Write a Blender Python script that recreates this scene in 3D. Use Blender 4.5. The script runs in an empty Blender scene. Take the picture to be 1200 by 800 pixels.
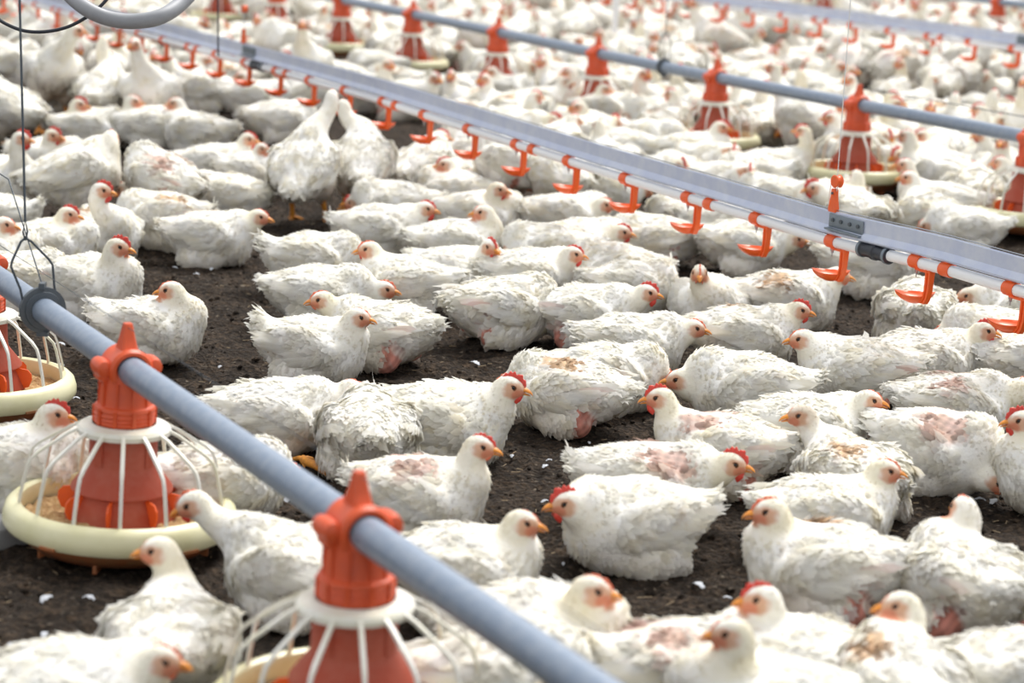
import bpy, math, random
import numpy as np
from mathutils import Matrix, Vector

# ------------------------------------------------------------------ camera, world, light
SC = bpy.context.scene
COL = SC.collection
FPX = 2600.0                      # focal length in pixels of the 1200x800 frame
CAM_H = 1.105
up_c = np.array([0.0434, 1.0, 0.2185]); up_c /= np.linalg.norm(up_c)      # world up seen from the camera
fw_c = np.array([0, 0, -1.0]); fw_c = fw_c - up_c * fw_c.dot(up_c); fw_c /= np.linalg.norm(fw_c)
rt_c = np.cross(fw_c, up_c)
R_WC = np.array([rt_c, fw_c, up_c])            # world = R_WC @ camera
CAM = np.array([0, 0, CAM_H])
cam_data = bpy.data.cameras.new('camera')
cam_data.sensor_width = 36.0
cam_data.lens = FPX / 1200.0 * 36.0
cam_data.clip_end = 200
cam_data.dof.use_dof = True
cam_data.dof.focus_distance = 4.45
cam_data.dof.aperture_fstop = 4.0
cam_ob = bpy.data.objects.new('camera', cam_data)
M = Matrix([list(R_WC[0]) + [0], list(R_WC[1]) + [0], list(R_WC[2]) + [CAM_H], [0, 0, 0, 1]])
cam_ob.matrix_world = M
COL.objects.link(cam_ob)
SC.camera = cam_ob
SC.view_settings.view_transform = 'Standard'
SC.view_settings.look = 'None'
SC.view_settings.gamma = 1
SC.view_settings.use_curve_mapping = False
SC.view_settings.exposure = 0.64
world = bpy.data.worlds.new('world'); SC.world = world
world.use_nodes = True
bg = world.node_tree.nodes['Background']
bg.inputs['Color'].default_value = (0.95, 0.97, 1.0, 1)
bg.inputs['Strength'].default_value = 0.58
sun = bpy.data.lights.new('daylight', 'SUN')
sun.energy = 2.85
sun.angle = math.radians(30)
sun.color = (1.0, 0.975, 0.94)
sun_ob = bpy.data.objects.new('daylight', sun)
sun_ob.rotation_euler = (math.radians(-30), math.radians(16), 0)     # high, from behind and the right of the flock
COL.objects.link(sun_ob)


def ray(px, py):
    c = np.array([(px - 600) / FPX, -(py - 400) / FPX, -1.0])
    return R_WC @ c


def on_plane(px, py, z=0.0):
    r = ray(px, py)
    t = (z - CAM_H) / r[2]
    return CAM + r * t


def unproj(px, py, Z):
    return CAM + ray(px, py) * Z


def project(p):
    c = R_WC.T @ (np.asarray(p) - CAM)
    return 600 + FPX * c[0] / -c[2], 400 - FPX * c[1] / -c[2], -c[2]


RNG = np.random.default_rng(11)
random.seed(5)

# ------------------------------------------------------------------ materials


def new_mat(name):
    m = bpy.data.materials.new(name); m.use_nodes = True
    nt = m.node_tree
    return m, nt, nt.nodes['Principled BSDF']


def N(nt, typ, **kw):
    n = nt.nodes.new(typ)
    for k, v in kw.items():
        setattr(n, k, v)
    return n


def plain(name, col, rough=0.5, metal=0.0, noise=0.0, scale=30, col2=None, bump=0.0, coords='Object', sub=0.0, trans=0.0):
    m, nt, p = new_mat(name)
    p.inputs['Roughness'].default_value = rough
    p.inputs['Metallic'].default_value = metal
    p.inputs['Base Color'].default_value = (*col, 1)
    if sub:
        p.inputs['Subsurface Weight'].default_value = sub
        p.inputs['Subsurface Radius'].default_value = (1, .5, .35)
        p.inputs['Subsurface Scale'].default_value = 0.006
    tc = N(nt, 'ShaderNodeTexCoord')
    if col2 is not None:
        nz = N(nt, 'ShaderNodeTexNoise'); nz.inputs['Scale'].default_value = scale
        nz.inputs['Detail'].default_value = 6; nz.inputs['Roughness'].default_value = 0.65
        rp = N(nt, 'ShaderNodeValToRGB')
        rp.color_ramp.elements[0].position = 0.42; rp.color_ramp.elements[1].position = 0.68
        rp.color_ramp.elements[0].color = (*col, 1); rp.color_ramp.elements[1].color = (*col2, 1)
        nt.links.new(tc.outputs[coords], nz.inputs['Vector'])
        nt.links.new(nz.outputs['Fac'], rp.inputs['Fac'])
        nt.links.new(rp.outputs['Color'], p.inputs['Base Color'])
    if bump:
        nb = N(nt, 'ShaderNodeTexNoise'); nb.inputs['Scale'].default_value = scale * 3
        nb.inputs['Detail'].default_value = 4
        bp = N(nt, 'ShaderNodeBump'); bp.inputs['Strength'].default_value = bump; bp.inputs['Distance'].default_value = 0.003
        nt.links.new(tc.outputs[coords], nb.inputs['Vector'])
        nt.links.new(nb.outputs['Fac'], bp.inputs['Height'])
        nt.links.new(bp.outputs['Normal'], p.inputs['Normal'])
    return m


def plumage_mat(name, transl):
    m, nt, p = new_mat(name)
    out = nt.nodes['Material Output']
    at = N(nt, 'ShaderNodeAttribute', attribute_name='Col')
    oi = N(nt, 'ShaderNodeObjectInfo')
    tc = N(nt, 'ShaderNodeTexCoord')
    ad = N(nt, 'ShaderNodeVectorMath', operation='ADD')
    nt.links.new(tc.outputs['Object'], ad.inputs[0]); nt.links.new(oi.outputs['Color'], ad.inputs[1])
    # grime that sits on the feathers (its own shape, differs from bird to bird)
    nz = N(nt, 'ShaderNodeTexNoise'); nz.inputs['Scale'].default_value = 13; nz.inputs['Detail'].default_value = 5
    nz.inputs['Roughness'].default_value = 0.7
    nt.links.new(ad.outputs[0], nz.inputs['Vector'])
    rp = N(nt, 'ShaderNodeValToRGB')
    rp.color_ramp.elements[0].position = 0.62; rp.color_ramp.elements[0].color = (0, 0, 0, 1)
    rp.color_ramp.elements[1].position = 0.84; rp.color_ramp.elements[1].color = (1, 1, 1, 1)
    nt.links.new(nz.outputs['Fac'], rp.inputs['Fac'])
    mx = N(nt, 'ShaderNodeMix', data_type='RGBA'); mx.blend_type = 'MULTIPLY'
    mx.inputs['B'].default_value = (0.74, 0.62, 0.46, 1)
    nt.links.new(rp.outputs['Color'], mx.inputs['Factor'])
    nt.links.new(at.outputs['Color'], mx.inputs['A'])
    nz2 = N(nt, 'ShaderNodeTexNoise'); nz2.inputs['Scale'].default_value = 26; nz2.inputs['Detail'].default_value = 3
    nt.links.new(ad.outputs[0], nz2.inputs['Vector'])
    rp2 = N(nt, 'ShaderNodeValToRGB')
    rp2.color_ramp.elements[0].position = 0.40; rp2.color_ramp.elements[0].color = (0.96, 0.945, 0.89, 1)
    rp2.color_ramp.elements[1].position = 0.60; rp2.color_ramp.elements[1].color = (1, 1, 1, 1)
    nt.links.new(nz2.outputs['Fac'], rp2.inputs['Fac'])
    mx2 = N(nt, 'ShaderNodeMix', data_type='RGBA'); mx2.blend_type = 'MULTIPLY'; mx2.inputs['Factor'].default_value = 1
    nt.links.new(mx.outputs['Result'], mx2.inputs['A']); nt.links.new(rp2.outputs['Color'], mx2.inputs['B'])
    nz3 = N(nt, 'ShaderNodeTexNoise'); nz3.inputs['Scale'].default_value = 52; nz3.inputs['Detail'].default_value = 4
    nz3.inputs['Roughness'].default_value = 0.75
    nt.links.new(ad.outputs[0], nz3.inputs['Vector'])
    rp3 = N(nt, 'ShaderNodeValToRGB')
    rp3.color_ramp.elements[0].position = 0.655; rp3.color_ramp.elements[0].color = (1, 1, 1, 1)
    rp3.color_ramp.elements[1].position = 0.76; rp3.color_ramp.elements[1].color = (0.50, 0.38, 0.25, 1)
    nt.links.new(nz3.outputs['Fac'], rp3.inputs['Fac'])
    mx3 = N(nt, 'ShaderNodeMix', data_type='RGBA'); mx3.blend_type = 'MULTIPLY'; mx3.inputs['Factor'].default_value = 1
    nt.links.new(mx2.outputs['Result'], mx3.inputs['A']); nt.links.new(rp3.outputs['Color'], mx3.inputs['B'])
    mx2 = mx3
    nt.links.new(mx2.outputs['Result'], p.inputs['Base Color'])
    p.inputs['Roughness'].default_value = 0.8
    p.inputs['Specular IOR Level'].default_value = 0.2
    if transl:
        tr = N(nt, 'ShaderNodeBsdfTranslucent')
        nt.links.new(mx2.outputs['Result'], tr.inputs['Color'])
        ms = N(nt, 'ShaderNodeMixShader'); ms.inputs[0].default_value = transl
        nt.links.new(p.outputs[0], ms.inputs[1]); nt.links.new(tr.outputs[0], ms.inputs[2])
        nt.links.new(ms.outputs[0], out.inputs[0])
    else:
        nb = N(nt, 'ShaderNodeTexNoise'); nb.inputs['Scale'].default_value = 160; nb.inputs['Detail'].default_value = 3
        bp = N(nt, 'ShaderNodeBump'); bp.inputs['Strength'].default_value = 0.5; bp.inputs['Distance'].default_value = 0.002
        nt.links.new(tc.outputs['Object'], nb.inputs['Vector'])
        nt.links.new(nb.outputs['Fac'], bp.inputs['Height'])
        nt.links.new(bp.outputs['Normal'], p.inputs['Normal'])
    return m


def litter_mat():
    m, nt, p = new_mat('litter')
    tc = N(nt, 'ShaderNodeTexCoord')
    n1 = N(nt, 'ShaderNodeTexNoise'); n1.inputs['Scale'].default_value = 9; n1.inputs['Detail'].default_value = 8
    n1.inputs['Roughness'].default_value = 0.7
    n2 = N(nt, 'ShaderNodeTexNoise'); n2.inputs['Scale'].default_value = 75; n2.inputs['Detail'].default_value = 6
    n2.inputs['Roughness'].default_value = 0.7
    vo = N(nt, 'ShaderNodeTexVoronoi'); vo.inputs['Scale'].default_value = 85
    for n in (n1, n2, vo):
        nt.links.new(tc.outputs['Object'], n.inputs['Vector'])
    rp = N(nt, 'ShaderNodeValToRGB')
    e = rp.color_ramp.elements
    e[0].position = 0.36; e[0].color = (0.010, 0.007, 0.005, 1)
    e[1].position = 0.66; e[1].color = (0.122, 0.082, 0.052, 1)
    e.new(0.5).color = (0.036, 0.025, 0.017, 1)
    mixf = N(nt, 'ShaderNodeMath', operation='MULTIPLY_ADD'); mixf.inputs[1].default_value = 0.66
    h1 = N(nt, 'ShaderNodeMath', operation='MULTIPLY'); h1.inputs[1].default_value = 0.34
    nt.links.new(n1.outputs['Fac'], h1.inputs[0])
    nt.links.new(n2.outputs['Fac'], mixf.inputs[0]); nt.links.new(h1.outputs[0], mixf.inputs[2])
    nt.links.new(mixf.outputs[0], rp.inputs['Fac'])
    # pale straw and down flecks
    n3 = N(nt, 'ShaderNodeTexNoise'); n3.inputs['Scale'].default_value = 70; n3.inputs['Detail'].default_value = 2
    nt.links.new(tc.outputs['Object'], n3.inputs['Vector'])
    r3 = N(nt, 'ShaderNodeValToRGB'); r3.color_ramp.elements[0].position = 0.66; r3.color_ramp.elements[1].position = 0.74
    nt.links.new(n3.outputs['Fac'], r3.inputs['Fac'])
    mx = N(nt, 'ShaderNodeMix', data_type='RGBA'); mx.inputs['B'].default_value = (0.22, 0.18, 0.135, 1)
    nt.links.new(r3.outputs['Color'], mx.inputs['Factor']); nt.links.new(rp.outputs['Color'], mx.inputs['A'])
    nt.links.new(mx.outputs['Result'], p.inputs['Base Color'])
    p.inputs['Roughness'].default_value = 0.95
    p.inputs['Specular IOR Level'].default_value = 0.25
    sm = N(nt, 'ShaderNodeMath', operation='ADD')
    nt.links.new(n2.outputs['Fac'], sm.inputs[0]); nt.links.new(vo.outputs['Distance'], sm.inputs[1])
    bp = N(nt, 'ShaderNodeBump'); bp.inputs['Strength'].default_value = 1.0; bp.inputs['Distance'].default_value = 0.014
    nt.links.new(sm.outputs[0], bp.inputs['Height']); nt.links.new(bp.outputs['Normal'], p.inputs['Normal'])
    return m


MAT = dict(
    body=plumage_mat('white_down', 0.0),
    feather=plumage_mat('white_feather', 0.42),
    comb=plain('comb_red', (0.62, 0.055, 0.035), 0.45, sub=0.3),
    comb_pale=plain('comb_coral', (0.74, 0.17, 0.08), 0.45, sub=0.3),
    beak=plain('beak_horn', (0.78, 0.29, 0.035), 0.35, col2=(0.56, 0.20, 0.05), scale=90),
    eye=plain('eye_dark', (0.016, 0.008, 0.005), 0.08),
    iris=plain('eye_iris', (0.20, 0.075, 0.03), 0.2),
    leg=plain('leg_yellow', (0.80, 0.33, 0.045), 0.5, col2=(0.55, 0.20, 0.04), scale=60, bump=0.4),
    orange=plain('orange_plastic', (0.70, 0.095, 0.022), 0.42, col2=(0.60, 0.088, 0.030), scale=22),
    orange_bright=plain('bright_orange_plastic', (0.86, 0.125, 0.018), 0.38, col2=(0.80, 0.12, 0.03), scale=40),
    cone=plain('dusty_orange_plastic', (0.42, 0.065, 0.030), 0.6, col2=(0.46, 0.125, 0.08), scale=14),
    cream=plain('cream_plastic', (0.80, 0.76, 0.50), 0.35, col2=(0.72, 0.68, 0.40), scale=12),
    grille=plain('white_plastic_bars', (0.80, 0.79, 0.73), 0.35, col2=(0.72, 0.69, 0.52), scale=10),
    feed=plain('ground_feed', (0.40, 0.235, 0.095), 0.95, col2=(0.66, 0.46, 0.24), scale=120, bump=1.0),
    pan=plain('pan_brown', (0.42, 0.12, 0.04), 0.5, col2=(0.33, 0.16, 0.07), scale=20),
    galv=plain('galvanised_tube', (0.235, 0.29, 0.375), 0.42, 0.30, col2=(0.30, 0.345, 0.415), scale=60),
    alu=plain('aluminium_rail', (0.50, 0.55, 0.70), 0.38, 0.30, col2=(0.60, 0.64, 0.74), scale=16),
    white=plain('white_pvc', (0.84, 0.85, 0.87), 0.3),
    black=plain('black_rubber', (0.018, 0.022, 0.032), 0.4),
    dark=plain('dark_grey_plastic', (0.075, 0.09, 0.105), 0.5),
    plate=plain('grey_plate', (0.20, 0.235, 0.27), 0.45, 0.4),
    steel=plain('steel_pin', (0.35, 0.37, 0.40), 0.3, 0.8),
    wire=plain('wire_dark', (0.07, 0.085, 0.10), 0.45, 0.5),
    cord=plain('cord_white', (0.70, 0.70, 0.68), 0.7),
    hose=plain('grey_hose', (0.30, 0.31, 0.33), 0.5, col2=(0.36, 0.37, 0.39), scale=20),
    litter=litter_mat(),
    quill=plain('moulted_white', (0.52, 0.54, 0.58), 0.8),
    board=plain('grey_board', (0.22, 0.22, 0.22), 0.8, col2=(0.28, 0.28, 0.27), scale=8),
    straw=plain('dry_straw', (0.30, 0.22, 0.13), 0.8),
)

# ------------------------------------------------------------------ mesh helpers


def mesh_np(name, V, F, cols=None, smooth=True, normals=None):
    """V (n,3); F list of arrays (m,3) or (m,4)"""
    me = bpy.data.meshes.new(name)
    V = np.asarray(V, dtype=np.float32)
    Fs = [np.asarray(f, dtype=np.int32) for f in (F if isinstance(F, list) else [F]) if len(f)]
    loops = np.concatenate([f.ravel() for f in Fs])
    sizes = np.concatenate([np.full(len(f), f.shape[1], dtype=np.int32) for f in Fs])
    starts = np.concatenate([[0], np.cumsum(sizes)[:-1]]).astype(np.int32)
    me.vertices.add(len(V)); me.vertices.foreach_set('co', V.ravel())
    me.loops.add(len(loops)); me.loops.foreach_set('vertex_index', loops)
    me.polygons.add(len(sizes)); me.polygons.foreach_set('loop_start', starts)
    if smooth:
        me.polygons.foreach_set('use_smooth', np.ones(len(sizes), dtype=bool))
    me.update(calc_edges=True)
    if cols is not None:
        a = me.color_attributes.new('Col', 'BYTE_COLOR', 'POINT')
        c4 = np.ones((len(V), 4), dtype=np.float32); c4[:, :3] = cols
        a.data.foreach_set('color', c4.ravel())
    if normals is not None:
        me.normals_split_custom_set_from_vertices(np.ascontiguousarray(normals, dtype=np.float32))
    return me


class MB:
    """collects shapes into one mesh"""

    def __init__(self):
        self.V = []; self.F3 = []; self.F4 = []; self.n = 0

    def add(self, V, F):
        V = np.asarray(V, float); F = np.asarray(F)
        self.V.append(V)
        (self.F3 if F.shape[1] == 3 else self.F4).append(F + self.n)
        self.n += len(V)

    def rings(self, rings, close=True, cap=True):
        """rings: (k, m, 3) loft"""
        R = np.asarray(rings, float); k, m, _ = R.shape
        V = R.reshape(-1, 3)
        i = np.arange(k - 1)[:, None]; j = np.arange(m if close else m - 1)[None, :]
        a = i * m + j; b = i * m + (j + 1) % m; c = (i + 1) * m + (j + 1) % m; d = (i + 1) * m + j
        F = np.stack([a, b, c, d], -1).reshape(-1, 4)
        n0 = self.n
        self.add(V, F)
        if cap and close:
            c0 = R[0].mean(0); c1 = R[-1].mean(0)
            jj = np.arange(m)
            self.V.append(np.array([c0, c1]));
            self.F3.append(np.stack([np.full(m, self.n), n0 + (jj + 1) % m, n0 + jj], -1))
            e = n0 + (k - 1) * m
            self.F3.append(np.stack([np.full(m, self.n + 1), e + jj, e + (jj + 1) % m], -1))
            self.n += 2
        return self

    def tube(self, pts, r, m=12, cap=True, squash=None):
        P = np.asarray(pts, float); r = np.broadcast_to(r, (len(P),))
        T = np.gradient(P, axis=0); T /= np.linalg.norm(T, axis=1)[:, None] + 1e-12
        ref = np.array([0, 0, 1.0]) if abs(T[0][2]) < .9 else np.array([1.0, 0, 0])
        A = np.cross(T, ref); bad = np.linalg.norm(A, axis=1) < 1e-4
        A[bad] = np.cross(T[bad], np.array([0.3, 1, 0.1])); A /= np.linalg.norm(A, axis=1)[:, None]
        for i in range(1, len(P)):
            v = A[i - 1] - T[i] * A[i - 1].dot(T[i]); l = np.linalg.norm(v)
            if l > 1e-6: A[i] = v / l
        B = np.cross(T, A)
        th = np.linspace(0, 2 * np.pi, m, endpoint=False)
        sq = 1.0 if squash is None else squash
        R = P[:, None] + r[:, None, None] * (np.cos(th)[None, :, None] * A[:, None] + sq * np.sin(th)[None, :, None] * B[:, None])
        return self.rings(R, True, cap)

    def lathe(self, prof, m=40, c=(0, 0, 0), cap=False):
        th = np.linspace(0, 2 * np.pi, m, endpoint=False)
        R = np.array([[[c[0] + r * np.cos(t), c[1] + r * np.sin(t), c[2] + z] for t in th] for r, z in prof])
        return self.rings(R, True, cap)

    def box(self, c, s, rot=None, bev=0.0):
        c = np.asarray(c, float); h = np.asarray(s, float) / 2
        if bev > 0:
            # rounded outline prism in local x/y, chamfered in z
            b = min(bev, h[0] * .9, h[1] * .9, h[2] * .9)
            def ring(z, i):
                x, y = h[0] - i, h[1] - i
                return [(-x + b, -y, z), (x - b, -y, z), (x, -y + b, z), (x, y - b, z), (x - b, y, z), (-x + b, y, z), (-x, y - b, z), (-x, -y + b, z)]
            R = np.array([ring(-h[2], b * .7), ring(-h[2] + b, 0), ring(h[2] - b, 0), ring(h[2], b * .7)])
            if rot is not None: R = R @ np.asarray(rot).T
            return self.rings(R + c, True, True)
        q = np.array([[-1, -1, -1], [1, -1, -1], [1, 1, -1], [-1, 1, -1], [-1, -1, 1], [1, -1, 1], [1, 1, 1], [-1, 1, 1]]) * h
        if rot is not None: q = q @ np.asarray(rot).T
        self.add(q + c, np.array([[0, 3, 2, 1], [4, 5, 6, 7], [0, 1, 5, 4], [1, 2, 6, 5], [2, 3, 7, 6], [3, 0, 4, 7]]))
        return self

    def mesh(self, name, smooth=True):
        return mesh_np(name, np.concatenate(self.V), [np.concatenate(f) for f in (self.F3, self.F4) if f], smooth=smooth)


def link(name, me, mat, parent=None, loc=None):
    o = bpy.data.objects.new(name, me)
    if mat is not None and len(me.materials) == 0:
        for mm in (mat if isinstance(mat, (list, tuple)) else [mat]):
            me.materials.append(mm)
    COL.objects.link(o)
    if parent is not None: o.parent = parent
    if loc is not None: o.location = loc
    return o


def sharp(me, ang=35):
    me.set_sharp_from_angle(angle=math.radians(ang))
    return me


def build(mb, name, mat, parent=None, loc=None, ang=35):
    me = mb.mesh(name)
    sharp(me, ang)
    return link(name, me, mat, parent, loc)


def tag(o, label, cat, group=None, kind=None):
    o['label'] = label
    if cat: o['category'] = cat
    if group: o['group'] = group
    if kind: o['kind'] = kind
    return o


def empty(name, loc=(0, 0, 0), rz=0.0):
    o = bpy.data.objects.new(name, None); COL.objects.link(o)
    o.location = loc; o.rotation_euler = (0, 0, rz)
    o.empty_display_size = 0.02
    return o


# ------------------------------------------------------------------ floor of litter
def vnoise(x, y, seed):
    xi = np.floor(x).astype(int); yi = np.floor(y).astype(int)
    fx = x - xi; fy = y - yi
    fx = fx * fx * (3 - 2 * fx); fy = fy * fy * (3 - 2 * fy)

    def h(a, b):
        v = np.sin(a * 127.1 + b * 311.7 + seed * 74.7) * 43758.5453
        return v - np.floor(v)
    return (h(xi, yi) * (1 - fx) * (1 - fy) + h(xi + 1, yi) * fx * (1 - fy) + h(xi, yi + 1) * (1 - fx) * fy + h(xi + 1, yi + 1) * fx * fy) * 2 - 1


def ground_z(x, y):
    x = np.asarray(x, float); y = np.asarray(y, float)
    z = 0.005 * vnoise(x * 5, y * 5, 1) + 0.005 * vnoise(x * 14, y * 14, 2) + 0.0065 * (1 - 2 * np.abs(vnoise(x * 34, y * 34, 3)))
    return z - 0.004


def make_floor():
    us = np.linspace(-1, 1, 520)
    ys = 2.0 + 28.0 * (np.linspace(0, 1, 1200) ** 2.0)
    X = us[None, :] * (0.36 * ys[:, None] + 0.6)
    Y = np.broadcast_to(ys[:, None], X.shape)
    Z = ground_z(X, Y) + 0.003 * vnoise(X * 110, Y * 110, 4) * (Y < 8)
    V = np.stack([X, Y, Z], -1).reshape(-1, 3)
    k, m = X.shape
    i = np.arange(k - 1)[:, None]; j = np.arange(m - 1)[None, :]
    F = np.stack([i * m + j, i * m + j + 1, (i + 1) * m + j + 1, (i + 1) * m + j], -1).reshape(-1, 4)
    o = link('floor', mesh_np('floor', V, F), MAT['litter'])
    o['kind'] = 'structure'; o['label'] = 'dark brown trampled litter covering the barn floor'
    # the rest of the barn floor, off to the sides and behind the camera
    mb = MB(); mb.box((0, 10, -0.06), (60, 50, 0.06))
    o2 = build(mb, 'floor', MAT['litter']); o2['kind'] = 'structure'; o2['label'] = 'dark litter floor further out'
    # clods
    rng = np.random.default_rng(3)
    n = 9000
    yy = 2.5 + 4.5 * rng.random(n) ** 0.8; xx = (rng.random(n) * 2 - 1) * (0.26 * yy)
    ico_v = np.array([[0, 0, 1], [.894, 0, .447], [.276, .851, .447], [-.724, .526, .447], [-.724, -.526, .447], [.276, -.851, .447],
                      [.724, .526, -.447], [-.276, .851, -.447], [-.894, 0, -.447], [-.276, -.851, -.447], [.724, -.526, -.447], [0, 0, -1]])
    ico_f = np.array([[0, 1, 2], [0, 2, 3], [0, 3, 4], [0, 4, 5], [0, 5, 1], [1, 6, 2], [2, 7, 3], [3, 8, 4], [4, 9, 5], [5, 10, 1],
                      [2, 6, 7], [3, 7, 8], [4, 8, 9], [5, 9, 10], [1, 10, 6], [11, 7, 6], [11, 8, 7], [11, 9, 8], [11, 10, 9], [11, 6, 10]])
    r = 0.0015 + 0.006 * rng.random(n) ** 3
    s = r[:, None] * (0.6 + 0.8 * rng.random((n, 3))); s[:, 2] *= 0.65
    V = ico_v[None] * s[:, None, :] * (0.8 + 0.4 * rng.random((n, 12, 1)))
    V[..., 0] += xx[:, None]; V[..., 1] += yy[:, None]; V[..., 2] += (ground_z(xx, yy) + r * 0.2)[:, None]
    F = (ico_f[None] + (np.arange(n) * 12)[:, None, None]).reshape(-1, 3)
    o3 = link('litter_clods', mesh_np('litter_clods', V.reshape(-1, 3), F), MAT['litter'])
    tag(o3, 'loose crumbs and clods of dark litter strewn on the floor', 'litter', kind='stuff')
    # straw
    n = 500
    yy = 2.6 + 4 * rng.random(n); xx = (rng.random(n) * 2 - 1) * (0.25 * yy)
    a = rng.random(n) * 6.28; L = 0.004 + 0.009 * rng.random(n); w = 0.0008
    d = np.stack([np.cos(a), np.sin(a), 0 * a], -1); b = np.stack([-np.sin(a), np.cos(a), 0 * a], -1)
    c = np.stack([xx, yy, ground_z(xx, yy) + 0.004], -1)
    up = np.array([0, 0, 0.0012])
    V = np.stack([c - d * L[:, None] - b * w, c - d * L[:, None] + b * w, c - d * L[:, None] + up,
                  c + d * L[:, None] - b * w, c + d * L[:, None] + b * w, c + d * L[:, None] + up], 1)
    f = np.array([[0, 1, 4, 3], [1, 2, 5, 4], [2, 0, 3, 5]])
    F = (f[None] + (np.arange(n) * 6)[:, None, None]).reshape(-1, 4)
    o4 = link('straw_bits', mesh_np('straw_bits', V.reshape(-1, 3), F), MAT['straw'])
    tag(o4, 'short bits of dry straw scattered over the litter', 'straw', kind='stuff')


make_floor()
# ------------------------------------------------------------------ feed lines, feeders, drinker lines
XV, YV = -805.0, -229.0            # where all four lines meet in the photograph's perspective
DIR = ray(XV, YV); DIR[2] = 0; DIR = -DIR / np.linalg.norm(DIR)     # runs towards the camera's right
DZ = (R_WC.T @ DIR)[2]             # how depth changes along the line (camera z is backwards)


def line_pos(K, kfun):
    def P(x):
        Z = K / (x - XV)
        return unproj(x, kfun(x), Z)
    return P


def kline(k):
    return lambda x: YV + k * (x - XV)


def interp_line(xs, ys):
    xs = np.array(xs, float); ks = (np.array(ys) - YV) / (xs - XV)
    return lambda x: YV + np.interp(x, xs, ks) * (x - XV)


PA = line_pos(3335.0, kline(0.692))
PC = line_pos(14068.0, interp_line([300, 484, 701, 840, 1200], [-21, 17, 63, 91, 160]))
PE = line_pos(27000.0, kline(0.117))
PB = line_pos(8752.0, interp_line([100, 284, 440, 580, 700, 975, 1100, 1185, 1300], [22, 72, 116, 161, 199, 283, 313, 338, 371]))
PD = line_pos(19600.0, kline(0.1435))


def x_step(K, x0, metres):
    """pixel column of the point `metres` further along the line (towards the right)"""
    Z0 = K / (x0 - XV)
    Z1 = Z0 - metres * DZ_ABS
    return K / Z1 + XV


DZ_ABS = abs(DZ)
ANG = math.atan2(DIR[1], DIR[0])


def pipe_pts(P, x0, x1, n=60):
    # evenly along real length
    us = np.linspace(1 / (x0 - XV), 1 / (x1 - XV), n)
    return np.array([P(1 / u + XV) for u in us])


# ---- feeder built once, around its own vertical axis; pipe centre at z=.30, pipe runs along local x
def arc(r, a0, a1, n):
    t = np.linspace(a0, a1, n); return [(r * math.cos(a), r * math.sin(a)) for a in t]


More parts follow.
